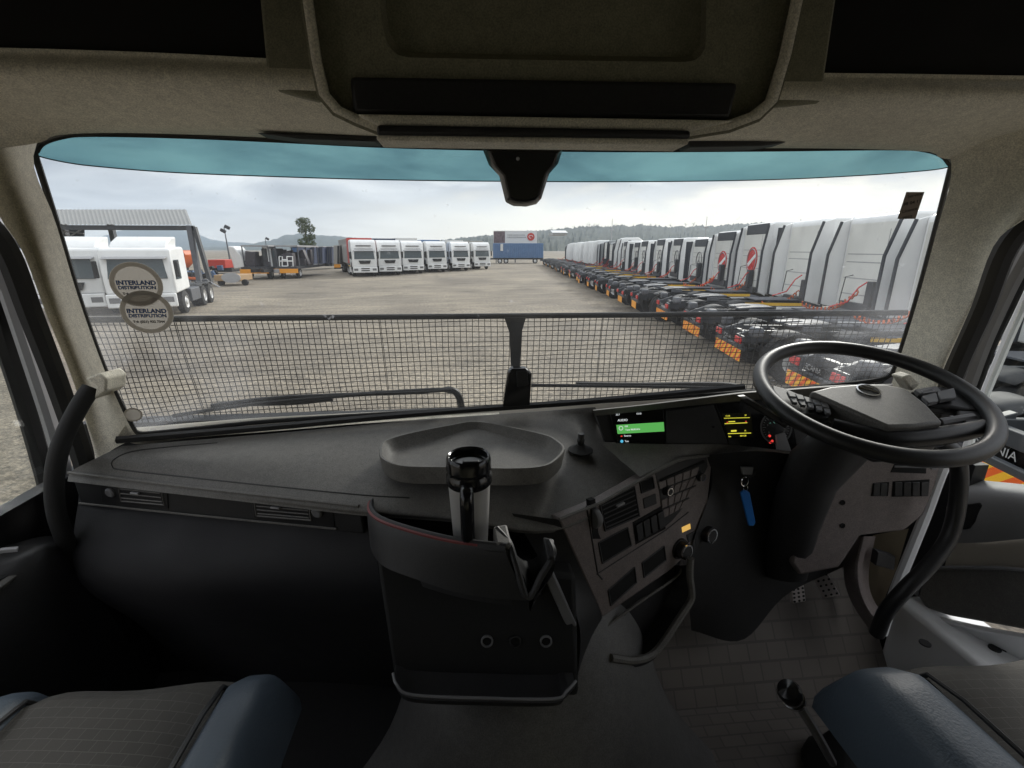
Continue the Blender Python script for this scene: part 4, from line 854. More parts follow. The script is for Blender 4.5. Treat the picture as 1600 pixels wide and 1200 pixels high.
# ------------------------------------------------------------------ ground, hills
def gmat():
    m = bpy.data.materials.new('gravel_ground'); m.use_nodes = True; t = m.node_tree; n = t.nodes; l = t.links; p = n['Principled BSDF']; p.inputs['Roughness'].default_value = .9
    tx = n.new('ShaderNodeTexCoord')
    def noise(s, d, vec=None, dist=0):
        q = n.new('ShaderNodeTexNoise'); q.inputs['Scale'].default_value = s; q.inputs['Detail'].default_value = d; q.inputs['Distortion'].default_value = dist
        l.new(vec or tx.outputs['Object'], q.inputs['Vector']); return q.outputs[0]
    def ramp(f, a, ca, b, cb_):
        q = n.new('ShaderNodeValToRGB'); l.new(f, q.inputs[0]); e = q.color_ramp.elements; e[0].position = a; e[0].color = (*ca, 1); e[1].position = b; e[1].color = (*cb_, 1); return q.outputs[0]
    def mix(f, a, b, mode='MIX'):
        q = n.new('ShaderNodeMixRGB'); q.blend_type = mode
        if isinstance(f, float): q.inputs[0].default_value = f
        else: l.new(f, q.inputs[0])
        l.new(a, q.inputs[1]); l.new(b, q.inputs[2]); return q.outputs[0]
    base = ramp(noise(.13, 8, dist=.6), .35, (.20, .175, .145), .66, (.34, .30, .24))
    mp = n.new('ShaderNodeMapping'); mp.inputs['Rotation'].default_value = (0, 0, .25); mp.inputs['Scale'].default_value = (.13, .42, 1); l.new(tx.outputs['Object'], mp.inputs[0])
    streak = ramp(noise(1.6, 7, mp.outputs[0], 1.2), .40, (.62, .62, .62), .60, (1.12, 1.10, 1.06))
    c = mix(.45, base, streak, 'MULTIPLY')
    wv = n.new('ShaderNodeTexWave'); wv.inputs['Scale'].default_value = .16; wv.inputs['Distortion'].default_value = 9; wv.inputs['Detail'].default_value = 3; wv.inputs['Detail Scale'].default_value = .35
    mw = n.new('ShaderNodeMapping'); mw.inputs['Rotation'].default_value = (0, 0, 1.1); l.new(tx.outputs['Object'], mw.inputs[0]); l.new(mw.outputs[0], wv.inputs['Vector'])
    trk = ramp(wv.outputs['Fac'], .0, (.62, .60, .58), .16, (1, 1, 1)); c = mix(.28, c, trk, 'MULTIPLY')
    oil = ramp(noise(.9, 4, dist=.8), .27, (.35, .34, .34), .34, (1, 1, 1)); c = mix(.7, c, oil, 'MULTIPLY')
    st = ramp(noise(9, 6), .35, (.5, .5, .5), .68, (1.42, 1.38, 1.3)); c = mix(.75, c, st, 'MULTIPLY')
    vo = n.new('ShaderNodeTexVoronoi'); vo.inputs['Scale'].default_value = 26; l.new(tx.outputs['Object'], vo.inputs['Vector'])
    pb = ramp(vo.outputs['Distance'], .0, (1.35, 1.33, 1.3), .75, (.45, .45, .45)); c = mix(.6, c, pb, 'MULTIPLY')
    patch = ramp(noise(.45, 5, dist=1.0), .30, (.55, .55, .56), .45, (1, 1, 1)); c = mix(.6, c, patch, 'MULTIPLY')
    l.new(c, p.inputs['Base Color'])
    bp = n.new('ShaderNodeBump'); bp.inputs['Strength'].default_value = .6; bp.inputs['Distance'].default_value = .02; l.new(vo.outputs['Distance'], bp.inputs['Height']); bp.invert = True
    l.new(bp.outputs[0], p.inputs['Normal']); return m
g = MB(); g.add([(-4000, -4000, 0), (4000, -4000, 0), (4000, 5000, 0), (-4000, 5000, 0)], [(0, 1, 2, 3)])
tag(g.build('ground', gmat(), None, smooth=0, local=True), None, None, None, 'structure')
# asphalt-dark oily strip on the left in front of the canopy
def profile(pts, px):
    for (a, b), (c, d) in zip(pts, pts[1:]):
        if a <= px <= c: return b+(d-b)*(px-a)/(c-a)
    return pts[0][1] if px < pts[0][0] else pts[-1][1]
def hillmat(nm, c1, c2, s):
    m = bpy.data.materials.new(nm); m.use_nodes = True; t = m.node_tree; n = t.nodes; l = t.links; p = n['Principled BSDF']; p.inputs['Roughness'].default_value = 1
    tx = n.new('ShaderNodeTexCoord'); q = n.new('ShaderNodeTexNoise'); q.inputs['Scale'].default_value = s; q.inputs['Detail'].default_value = 8; q.inputs['Roughness'].default_value = .65; l.new(tx.outputs['Object'], q.inputs['Vector'])
    r = n.new('ShaderNodeValToRGB'); l.new(q.outputs[0], r.inputs[0]); e = r.color_ramp.elements; e[0].position = .38; e[0].color = (*c1, 1); e[1].position = .66; e[1].color = (*c2, 1); l.new(r.outputs[0], p.inputs['Base Color']); return m
def ridge(name, dist, prof, m, depth, jag, step, seed, bump=0):
    rnd = random.Random(seed); UV = [(0, 0)]+[(k_/11*1.0+.02, (k_/11)**.8) for k_ in range(1, 12)]+[(1.6, .7)]; rows = [[] for _ in UV]
    px = prof[0][0]; k = 0; j1 = 0
    while px <= prof[-1][0]:
        y = profile(prof, px)
        j1 = j1*.6+rnd.uniform(-1, 1)*jag
        c = hy(px, y+j1, dist); base = V((c.x, c.y, 0)); h = c.z
        d = V((c.x, c.y, 0)).normalized()
        for r_, (u, v) in enumerate(UV):
            q = base-d*depth*(1-u); rows[r_].append(V((q.x, q.y, max(-1, h*v+(rnd.uniform(-1, 1)*bump if 0 < r_ < 12 else 0)) if r_ else -1)))
        px += step; k += 1
    g = MB(); g.grid(rows); o = g.build(name, m, None, smooth=60, local=True); return tag(o, None, None, None, 'structure')
ridge('hills', 3200, [(-900, 372), (-300, 366), (0, 372), (90, 374), (150, 374), (180, 362), (225, 354), (265, 356), (300, 362), (325, 372), (352, 378), (400, 380), (470, 380), (700, 385), (1700, 388)], hillmat('far_hill_scrub', (.022, .038, .034), (.05, .065, .05), .004), 900, .25, 9, 1, 4.0)
ridge('hills', 2000, [(300, 388), (380, 384), (420, 376), (450, 367), (475, 365), (505, 367), (540, 371), (620, 375), (700, 376), (730, 374), (760, 372), (850, 370), (2300, 360)], hillmat('hill_scrub', (.022, .036, .026), (.06, .07, .05), .006), 700, .3, 4, 2, 3.0)
ridge('hills', 1300, [(640, 380), (700, 375), (735, 369), (765, 367), (800, 363), (850, 359), (900, 355), (930, 353), (1000, 352), (1040, 353), (1060, 354), (1110, 352), (1160, 349), (1240, 346), (1350, 341), (1500, 336), (1900, 318), (2600, 330)], hillmat('wooded_slope', (.016, .026, .014), (.055, .062, .04), .03), 600, .9, 2.0, 3, 3.0)
# trees along the wooded ridge, one by one
M['leaf'] = mat('foliage', (.035, .055, .022), .8, var=.5, vs=.8)
M['leaf2'] = mat('foliage_light', (.07, .095, .04), .8, var=.4, vs=.8)
M['bark'] = mat('bark', (.09, .07, .05), .9, var=.3, vs=3)
def tree(name, base, h, w_, label, group, mt, n=260, seed=0, narrow=1.0, lean=0, ls=1.0, clumps=None):
    rnd = random.Random(seed); t = thing(name, base, label, 'tree', group)
    tr_ = MB(); top_ = V((lean*h, 0, h*.92))
    tr_.tube(catmull([V(base), V(base)+V((lean*h*.3, 0, h*.3)), V(base)+V((lean*h*.6, .1, h*.62)), V(base)+top_*.95], 8), [w_*.05*(1-i/10)+.02 for i in range(9)], 6)
    cl = clumps or [(rnd.uniform(-.5, .5)*w_*(.35+.65*math.sin(3.1*(v*.8+.15))), rnd.uniform(-.4, .4)*w_, h*(.28+.68*v), w_*rnd.uniform(.16, .28)) for v in [i/9 for i in range(10)]]
    for (cx_, cy_, cz_, r_) in cl:
        tr_.tube([V(base)+V((lean*cz_, 0, cz_*.62)), V(base)+V((cx_+lean*cz_, cy_, cz_))], [w_*.02, w_*.006], 5)
    tr_.build('trunk', M['bark'], t)
    g = MB()
    for (cx_, cy_, cz_, r_) in cl:
        c = V(base)+V((cx_+lean*cz_, cy_, cz_))
        for _ in range(n//len(cl)):
            d = V((rnd.gauss(0, 1), rnd.gauss(0, 1), rnd.gauss(0, .8))).normalized()*r_*rnd.uniform(.35, 1.1)**.6
            q = c+d; u = V((rnd.uniform(-1, 1), rnd.uniform(-1, 1), rnd.uniform(-1, 1))).normalized(); v = u.orthogonal().normalized(); s_ = r_*rnd.uniform(.10, .24)*ls
            g.add([q-u*s_, q+v*s_*.6, q+u*s_, q-v*s_*.6], [(0, 1, 2, 3)])
    g.build('crown', mt, t, smooth=0); return t
rt_ = random.Random(11)
for i, px in enumerate([862, 884, 897, 921, 927, 934, 962, 990, 1003, 1016, 1024, 1048, 1072, 1084]):
    yy = profile([(700, 375), (850, 359), (930, 353), (1000, 352), (1060, 351), (1110, 348), (1160, 343)], px)
    d = rt_.uniform(1200, 1290); c = hy(px, yy+1.5, d); hh = {921: 16, 927: 12, 934: 13}.get(px, rt_.uniform(8, 12))
    tree('ridge_tree', V((c.x, c.y, c.z-hh*.35)), hh, hh*1.1, 'one of the small dark trees dotted along the skyline of the wooded ridge', 'trees on the ridge', M['leaf'], 90, i)
# the tall leaning tree behind the dark trailers
b = hy(480, 392, 78); bt = hy(480, 340, 78)
c0 = V((b.x, b.y, 0)); hT = bt.z
cl = [(-.9, 0, hT*.90, .75), (-.3, .2, hT*.95, .55), (.7, 0, hT*.93, .6), (.2, 0, hT*.80, .9), (1.2, .2, hT*.78, .8), (-.8, .1, hT*.74, .6), (1.3, 0, hT*.62, .7), (.4, 0, hT*.60, .8), (-.7, 0, hT*.5, .9), (.9, 0, hT*.46, 1.0), (0, 0, hT*.40, 1.0), (1.4, 0, hT*.36, .9), (-.9, 0, hT*.34, .9)]
tree('tall_tree', c0, hT, 3.0, 'tall uneven green tree standing alone behind the row of dark navy trailers', None, M['leaf2'], 3400, 5, clumps=[(x_*.72, y_, z_, r_*.85) for x_, y_, z_, r_ in cl], ls=.95)

# ------------------------------------------------------------------ vehicles
M['cream'] = mat('rear_wall_grey', (.74, .74, .70), .5, var=.15, vs=1.3); M['mud'] = mat('mudguard_black', (.03, .031, .034), .75, var=.4, vs=3)
M['tyre'] = mat('tyre', (.022, .022, .023), .85, bump=.4, bs=60); M['wrim'] = mat('wheel_rim', (.68, .68, .68), .4, .3)
M['chas'] = mat('chassis_paint', (.045, .048, .055), .5, var=.35, vs=4); M['chas2'] = mat('chassis_light', (.10, .105, .12), .6, var=.3, vs=4)
M['twhite'] = mat('truck_white', (.86, .87, .87), .38, coat=.25, var=.06, vs=.9); M['tgap'] = mat('dark_side_fairing', (.035, .04, .05), .5)
M['wglass'] = mat('vehicle_glass', (.05, .07, .08), .08, spec=.8); M['org'] = mat('orange_reflective', (.95, .38, .03), .45, var=.1); M['redl'] = mat('red_lamp_lens', (.55, .02, .02), .25); M['yel'] = mat('yellow_marker', (.78, .47, .05), .5)
M['redp'] = mat('red_paint', (.50, .045, .03), .5); M['orgp'] = mat('orange_hose', (.75, .16, .04), .5); M['navy'] = mat('navy_curtain', (.02, .035, .085), .55, var=.3, vs=1.2); M['blue2'] = mat('faded_blue', (.10, .18, .33), .6, var=.2, vs=1)
M['gcur'] = mat('grey_curtain', (.33, .32, .30), .6); M['wcur'] = mat('white_curtain', (.66, .66, .65), .6); M['dark'] = mat('dark_underbody', (.02, .02, .022), .8)
M['tan'] = mat('sand_tan', (.36, .24, .13), .8)
def vary(m, amt):                                                   # every vehicle has its own shade of paint and grime
    t = m.node_tree; p = t.nodes['Principled BSDF']; src = p.inputs['Base Color'].links[0].from_socket
    oi = t.nodes.new('ShaderNodeObjectInfo'); mr = t.nodes.new('ShaderNodeMapRange'); t.links.new(oi.outputs['Random'], mr.inputs[0]); mr.inputs[3].default_value = 1-amt; mr.inputs[4].default_value = 1+amt*.3
    tx = t.nodes.new('ShaderNodeTexCoord'); mp = t.nodes.new('ShaderNodeMapping'); mp.inputs['Scale'].default_value = (1.1, 1.1, .6); t.links.new(tx.outputs['Object'], mp.inputs[0])
    g = t.nodes.new('ShaderNodeTexNoise'); g.inputs['Scale'].default_value = 1.6; g.inputs['Detail'].default_value = 7; t.links.new(mp.outputs[0], g.inputs['Vector'])
    r = t.nodes.new('ShaderNodeMapRange'); t.links.new(g.outputs[0], r.inputs[0]); r.inputs[1].default_value = .50; r.inputs[2].default_value = .75; r.inputs[3].default_value = 1; r.inputs[4].default_value = .88
    ml = t.nodes.new('ShaderNodeMath'); ml.operation = 'MULTIPLY'; t.links.new(mr.outputs[0], ml.inputs[0]); t.links.new(r.outputs[0], ml.inputs[1])
    s = t.nodes.new('ShaderNodeVectorMath'); s.operation = 'SCALE'; t.links.new(src, s.inputs[0]); t.links.new(ml.outputs[0], s.inputs['Scale']); t.links.new(s.outputs[0], p.inputs['Base Color'])
vary(M['twhite'], .10); vary(M['cream'], .18); vary(M['org'], .15); vary(M['orgp'], .4); vary(M['chas2'], .3)
def chev():
    m = bpy.data.materials.new('chevron_board'); m.use_nodes = True; t = m.node_tree; n = t.nodes; l = t.links; p = n['Principled BSDF']; p.inputs['Roughness'].default_value = .4
    tx = n.new('ShaderNodeTexCoord'); s = n.new('ShaderNodeSeparateXYZ'); l.new(tx.outputs['Object'], s.inputs[0])
    a = n.new('ShaderNodeMath'); a.operation = 'ADD'; l.new(s.outputs[1], a.inputs[0]); l.new(s.outputs[2], a.inputs[1])
    f = n.new('ShaderNodeMath'); f.operation = 'MULTIPLY'; f.inputs[1].default_value = 4.6; l.new(a.outputs[0], f.inputs[0])
    g = n.new('ShaderNodeMath'); g.operation = 'FRACT'; l.new(f.outputs[0], g.inputs[0]); h = n.new('ShaderNodeMath'); h.operation = 'GREATER_THAN'; h.inputs[1].default_value = .5; l.new(g.outputs[0], h.inputs[0])
    mx = n.new('ShaderNodeMixRGB'); l.new(h.outputs[0], mx.inputs[0]); mx.inputs[1].default_value = (.95, .50, .03, 1); mx.inputs[2].default_value = (.85, .13, .02, 1); l.new(mx.outputs[0], p.inputs['Base Color']); return m
M['chev'] = chev()
def wheel(parent, x, y, r=.50, w_=.32, dual=False, front=False, side=1):
    wd = .58 if dual else w_
    prof = [(-wd/2, r*.55), (-wd/2, r*.86), (-wd/2+.04, r), (-.03, r), (-.015, r*.93), (.015, r*.93), (.03, r), (wd/2-.04, r), (wd/2, r*.86), (wd/2, r*.55)] if dual else [(-wd/2, r*.55), (-wd/2, r*.86), (-wd/2+.05, r), (wd/2-.05, r), (wd/2, r*.86), (wd/2, r*.55)]
    wh = bpy.data.objects.new('wheel', None); col.objects.link(wh); wh.parent = parent; wh.location = (x, y, r); wh.empty_display_size = .1; ORG[wh.name] = V((0, 0, 0))
    MB().lathe((0, 0, 0), (0, 1, 0), prof, 22).build('tyre', M['tyre'], wh)
    s_ = -side
    k = wd/2*s_
    if front: pr = [(k, r*.56), (k-.01*s_, r*.52), (k-.05*s_, r*.48), (k-.02*s_, r*.30), (k+.03*s_, r*.26), (k+.05*s_, 0)]
    else: pr = [(k, r*.56), (k-.01*s_, r*.52), (k-.12*s_, r*.45), (k-.13*s_, r*.28), (k-.03*s_, r*.24), (k-.01*s_, 0)]
    MB().lathe((0, 0, 0), (0, 1, 0), pr, 22).build('rim', M['wrim'], wh)
    return wh
def wheel_root(*a, **k): return wheel(*a, **k)
def rounded_box(a, b, r, m, name, parent, **k):
    return MB().b2(a, b).build(name, m, parent, bevel=r, seg=3, **k)
def cab_front(t, X, H, style):
    """front of a cab whose face is at local x = X, in the +x direction"""
    ws = [(X+.004, -1.02, 2.7), (X+.004, 1.02, 2.7)]
    zt2 = 2.58 if H > 3.3 else H-.48; zb = zt2-.80
    MB().prism([V((X+.005, -1.02, zb)), V((X+.005, 1.02, zb)), V((X-.06, .94, zt2)), V((X-.06, -.94, zt2))], (.03, 0, .0)).build('windscreen', M['wglass'], t, bevel=.015)
    MB().prism([V((X+.02, -.62, zb-.14)), V((X+.02, .62, zb-.14)), V((X+.03, .48, zb-.46)), V((X+.03, -.48, zb-.46))], (.03, 0, 0)).build('grille', M['black'], t, bevel=.01)
    text('badge', 'MAN', .10, V((X+.065, 0, zb-.24)), (0, 1, 0), (0, 0, 1), M['lgrey'], t, local=True)
    g = MB(); g.b2((X-.02, -1.22, .42), (X+.10, 1.22, .98)); bmp = g.build('bumper', M['twhite'], t, bevel=.05, seg=3)
    g = MB(); g.b2((X+.10, -.42, .78), (X+.115, .42, .88)); g.b2((X+.10, -.42, .58), (X+.115, .42, .68)); g.build('air_intake', M['black'], bmp)
    if H > 3.3: MB().b2((X-.40, -.75, H-.62), (X-.10, .75, H-.54)).build('light_bar', M['grey'], t, bevel=.02); MB().prism([V((X-.1, -.9, zt2+.2)), V((X-.1, .9, zt2+.2)), V((X-.14, .9, zt2+.24)), V((X-.14, -.9, zt2+.24))], (.03, 0, 0)).build('seam', M['grey'], t)
    for s_ in (-1, 1): MB().b2((X+.09, s_*.72, .62), (X+.112, s_*1.12, .84)).build('headlamp', M['grey'], t, bevel=.02)
    MB().prism([V((X-.06, -1.1, zt2+.05)), V((X-.06, 1.1, zt2+.05)), V((X+.16, 1.08, zt2-.02)), V((X+.16, -1.08, zt2-.02))], (0, 0, .03)).build('sun_visor', M['lgrey'], t, bevel=.01)
    for s_ in (-1, 1):
        MB().b2((X-.10, s_*1.30, zb+.05), (X+.02, s_*1.46, zt2-.08)).build('mirror', M['black'], t, bevel=.03)
        MB().prism([V((X-.25, s_*1.245, zb-.05)), V((X-.95, s_*1.245, zb-.05)), V((X-.95, s_*1.245, zt2-.06)), V((X-.32, s_*1.245, zt2-.06))], (0, s_*.012, 0)).build('side_window', M['wglass'], t)
        g = MB(); g.b2((X-1.1, s_*1.24, .5), (X-.1, s_*1.25, .54)); 
        MB().b2((X-.16, s_*1.0, zb-.5), (X-.12, s_*1.01, zb-.49))
def tractor(label, H=3.75, fair=True, emblem=None, roof_dark=False, simple=False, group='tractors parked in the right hand row', detail=True, chev_=False, blen=2.1, facing_front=False, tank='chas2', word=None, spoiler=False, tint=None):
    """local: rear bumper at x=0, cab front at x=6.6, +x forwards"""
    t = thing('tractor_unit', (0, 0, 0), label, 'truck', group)
    g = MB()
    for s_ in (-1, 1):
        g.b2((.15, s_*.36, .78), (5.2, s_*.44, 1.05)); 
    for x in (.2, 1.0, 1.75, 2.5, 3.4, 4.2): g.b2((x, -.36, .82), (x+.10, .36, 1.0))
    for s_ in (-1, 1): g.prism([V((.02, s_*.38, .80)), V((.42, s_*.38, .72)), V((.42, s_*.38, 1.12)), V((.02, s_*.38, .98))], (0, s_*.10, 0))
    g.build('chassis_frame', M['chas'], t, bevel=.01, seg=1)
    MB().b2((.9, -.62, .36), (1.02, .62, .5)).b2((2.2, -.62, .36), (2.32, .62, .5)).build('axle', M['dark'], t)
    # fifth wheel plate with its split throat and ramps
    g = MB(); g.prism([V((1.1, -.42, 1.13)), V((1.1, -.12, 1.13)), V((1.55, -.07, 1.16)), V((1.55, .07, 1.16)), V((1.1, .12, 1.13)), V((1.1, .42, 1.13)), V((1.5, .46, 1.17)), V((1.95, .38, 1.17)), V((2.1, .2, 1.15)), V((2.1, -.2, 1.15)), V((1.95, -.38, 1.17)), V((1.5, -.46, 1.17))], (0, 0, .05))
    g.b2((1.35, -.5, 1.04), (1.75, -.42, 1.15)); g.b2((1.35, .42, 1.04), (1.75, .5, 1.15)); g.build('fifth_wheel', M['chas2'], t, bevel=.01, seg=1)
    # mudguards: arcs over each rear wheel
    for s_ in (-1, 1):
        for x in (.95, 2.27):
            rows = []
            for k in range(9):
                a_ = R(48+k*80/8) if x > 1 else R(55+k*70/8)
                c = V((x+.60*math.cos(a_), 0, .5+.60*math.sin(a_))); rows.append([V((c.x, s_*.60, c.z)), V((c.x, s_*1.22, c.z))])
            MB().grid(rows).build('mudguard', M['mud'], t, solid=.02)
    for s_ in (-1, 1):
        wheel(t, .95, s_*.93, dual=True, side=-s_); wheel(t, 2.27, s_*.93, dual=True, side=-s_); wheel(t, 5.35, s_*1.05, front=True, side=-s_)
    # rear panel with lamps and reflective board
    MB().b2((-.02, -.82, .64), (.06, .82, .74)).b2((-.02, -.80, .74), (.03, -.42, .98)).b2((-.02, .42, .74), (.03, .80, .98)).build('rear_bar', M['chas'], t, bevel=.01, seg=1)
    for s_ in (-1, 1):
        MB().b2((-.06, s_*.46, .80), (-.02, s_*.78, .94)).build('tail_lamp', M['redl'], t, bevel=.01, seg=1)
        MB().b2((.1, s_*.72, .98), (.34, s_*1.0, 1.2)).build('air_tank', M['chas2'], t, bevel=.06, seg=3)
    bw = .80 if chev_ else .48
    MB().b2((-.035, -bw, .40), (-.02, bw, .66)).build('reflective_board', M['chev'] if chev_ else M['org'], t)
    # tanks, steps and catwalk ahead of the wheels
    MB().b2((3.0, -1.22, .42), (4.5, -.55, 1.0)).build('fuel_tank', M[tank], t, bevel=.08, seg=3)
    MB().b2((3.0, .55, .42), (4.5, 1.22, 1.0)).build('battery_box', M['chas2'], t, bevel=.04)
    MB().b2((2.95, -.5, 1.07), (4.35, .5, 1.10)).build('catwalk', M['chas2'], t)
    MB().b2((2.3, -1.245, .98), (4.1, -1.225, 1.07)).build('side_marker', M['yel'], t)
    # cab body
    xb, xf = 4.55, 6.6
    MB().b2((xb-.009, -1.10, 1.2), (xb, 1.10, H-.22)).build('rear_panel', M['cream'], t)
    body = [V((xb, 0, 1.05)), V((xf-.05, 0, .95)), V((xf, 0, 1.9)), V((xf-.12, 0, 2.75))]
    if H > 3.3: body += [V((xf-.35, 0, H-.28)), V((xf-.75, 0, H)), V((xb+.12, 0, H)), V((xb, 0, H-.12))]
    else: body += [V((xf-.3, 0, H-.05)), V((xb+.12, 0, H)), V((xb, 0, H-.1))]
    MB().prism([p+V((0, -1.23, 0)) for p in body], (0, 2.46, 0)).build('cab_body', tint or M['twhite'], t, bevel=.15, seg=4)
    # rear wall ribs, seam and dark roof rear
    g = MB()
    for z in (1.5, 1.95, 2.4, 2.62): g.b2((xb-.012, -1.0, z), (xb+.01, 1.0, z+.025))
    g.b2((xb-.015, -.6, 1.15), (xb+.01, -.58, H-.4)); g.build('rear_rib', M['lgrey'], t)
    if roof_dark: MB().b2((xb-.02, -.95, H-.42), (xb+.04, .95, H-.05)).build('roof_dark_panel', M['tgap'], t, bevel=.02)  # plain dark panel across the top of the rear wall
    if fair:
        fw = {None: .45, 'disc': .22, 'star': .16}[emblem] if fair == 1 else .08
        for s_ in (-1, 1):
            MB().prism([V((xb-fw, s_*1.21, 1.15)), V((xb+.1, s_*1.21, 1.0)), V((xb+.1, s_*1.21, H-.05)), V((xb-fw*.5, s_*1.21, H-.15)), V((xb-fw, s_*1.21, 2.6))], (0, s_*.04, 0)).build('side_fairing', M['twhite'] if fair == 1 else M['tgap'], t, bevel=.02)
            MB().tube([V((xb-fw, s_*1.22, 1.13)), V((xb-fw, s_*1.22, 2.6)), V((xb-fw*.5, s_*1.22, H-.14))], .045, 6).build('fairing_edge', M['tgap'], t)
        for s_ in (-1, 1): MB().b2((3.3, s_*1.235, .40), (4.9, s_*1.25, .95)).build('side_skirt', M['twhite'], t, bevel=.01)
    MB().prism([V((4.75, -1.245, .98)), V((5.95, -1.245, .98)), V((5.85, -1.245, 1.35)), V((5.6, -1.245, 1.5)), V((5.1, -1.245, 1.5)), V((4.85, -1.245, 1.35))], (0, .03, 0)).build('wheel_arch', M['dark'], t)
    ga = {None: (.40, .66), 'disc': (.22, .62), 'star': (.12, .50)}[emblem]
    MB().b2((xb+ga[0], -1.236, 1.15), (xb+ga[1], -1.20, H-.22)).build('dark_gap_strip', M['tgap'], t, bevel=.01, seg=1)  # dark strip paints the shaded gap between neighbouring cabs onto the side
    # rear wall services: hoses, lamp bracket, coil, label
    g = MB(); g.b2((xb-.14, -.9, 1.1), (xb-.01, .9, 1.35)); g.b2((xb-.22, -.55, 1.3), (xb-.03, -.3, 2.0)); g.build('service_box', M['chas'], t, bevel=.02)
    co = []
    for k in range(70):
        u = k/69; co.append(V((xb-.12-1.3*u, .25+.3*u*u+.06*math.cos(k*1.3), 1.60-.42*math.sin(u*2.6)-.15*u+.06*math.sin(k*1.3))))
    MB().tube(co, .022, 4).build('coiled_hose', M['orgp'] if not tint else M['redp'], t)
    MB().tube([V((xb-.1, -.25, 1.9)), V((xb-.3, -.25, 1.75)), V((xb-.5, -.2, 1.35)), V((xb-.9, -.1, 1.2))], .02, 5).build('hose', M['redl'], t)
    MB().tube([V((xb-.05, .5, 2.05)), V((xb-.25, .5, 2.0)), V((xb-.3, .5, 1.3))], .015, 5).build('grab_rail', M['chas'], t)
    if detail and H > 3.5 and not emblem: MB().b2((xb-.02, -.85, 2.35), (xb-.012, -.72, 2.55)).build('warning_label', M['orgp'], t)
    if emblem == 'disc':
        e_ = MB().lathe((xb-.014, .1, 2.25), (-1, 0, 0), [(0, .5), (.008, .5), (.008, 0)], 36).build('emblem', M['redl'], t)
        MB().prism([V((xb-.026, -.28, 2.40)), V((xb-.026, -.20, 2.50)), V((xb-.026, .46, 2.12)), V((xb-.026, .34, 2.00))], (-.006, 0, 0)).build('emblem_slash', M['twhite'], e_)
        MB().tube([V((xb-.03, .1+.42*math.cos(k/18*math.pi), 2.25+.42*math.sin(k/18*math.pi))) for k in range(36)], .018, 4, closed=True).build('emblem_ring', M['lgrey'], e_)
    if emblem == 'star':
        c = V((xb-.02, 0, 2.25)); g = MB().tube([c+V((0, .42*math.cos(k/16*math.pi), .42*math.sin(k/16*math.pi))) for k in range(32)], .03, 4, closed=True)
        for a_ in (90, 210, 330):
            g.prism([c+V((0, .34*math.cos(R(a_)), .34*math.sin(R(a_)))), c+V((0, .05*math.cos(R(a_+60)), .05*math.sin(R(a_+60)))), c, c+V((0, .05*math.cos(R(a_-60)), .05*math.sin(R(a_-60))))], (-.01, 0, 0))
        g.build('emblem', M['grey'], t)
    if word: text('lettering', word, .13, V((-.06, 0, .86)), (0, -1, 0), (0, 0, 1), M['lgrey'], t, local=True, align='CENTER')
    if facing_front: cab_front(t, xf, H, None)
    else: MB().prism([V((5.5, -1.245, 1.85)), V((6.3, -1.245, 1.85)), V((6.22, -1.245, 2.6)), V((5.5, -1.245, 2.6))], (0, .02, 0)).build('side_window', M['wglass'], t)
    return t
def put(t, loc, rz, label=None):
    t.location = loc; t.rotation_euler.z = rz
    if label: t['label'] = label
    return t
RZ = -YAW-R(3.5)
protoA = tractor('proto', 3.68, fair=1, chev_=True, word='SCANIA')
protoB = tractor('proto', 3.62, fair=1, emblem='disc', roof_dark=True)
protoC = tractor('proto', 3.36, fair=1, emblem='star', roof_dark=True)
protoD = tractor('proto', 3.75, fair=1)
protoE = tractor('proto', 3.5, fair=2, tint=mat('grey_cab', (.30, .32, .33), .5))
plan = [(4.15, 'A', 'nearest tractor at the side window, with red lamp, chevron board and white lettering'), (7.5, 'A', 'black chassis tractor with its chevron board seen through the steering wheel'), (10.8, 'A', 'tractor with chevron board just left of the wheel, white cab at the right pillar'),
        (13.6, 'A', 'third white high cab from the right pillar, fourth chassis from the camera'), (16.5, 'A', 'fourth white high cab in the right row, just before the cabs with red discs'),
        (19.3, 'B', 'nearer of the two white cabs with a red disc emblem on the rear wall'), (22.0, 'B', 'farther of two white cabs with a red disc on the rear wall'),
        (24.9, 'C', 'nearest white cab with a star emblem, right beside the red disc cabs'), (28.4, 'C', 'second star emblem cab, the widest open gap before it'), (31.4, 'C', 'third star emblem cab in the right row'), (34.4, 'C', 'fourth star emblem cab in the right row'), (37.4, 'C', 'fifth star emblem cab in the right row'), (40.6, 'C', 'farthest star emblem cab, next to the tall white cab'),
        (43.8, 'D', 'tall white cab standing above its neighbours at the far end of the star emblem cabs'), (47, 'E', 'grey cab just beyond the tall white cab'), (50, 'E', 'second grey cab beyond the tall white cab')]
protos = {'A': protoA, 'B': protoB, 'C': protoC, 'D': protoD, 'E': protoE}; used = set()
offs = [0, .05, .1, .15, .2, .3, .25, .1, .25, .1, .0, .15, .1, .2, .1, .3]
late = []
for i, (d, k, lb) in enumerate(plan):
    o = protos[k] if k not in used else dup(protos[k]); used.add(k)
    put(o, K(4.95+offs[i]+random.uniform(-.15, .25), d+random.uniform(-.2, .2)), RZ+R(random.uniform(-2, 2)), lb).scale.z = random.uniform(.965, 1.035)
    late.append((i, o))
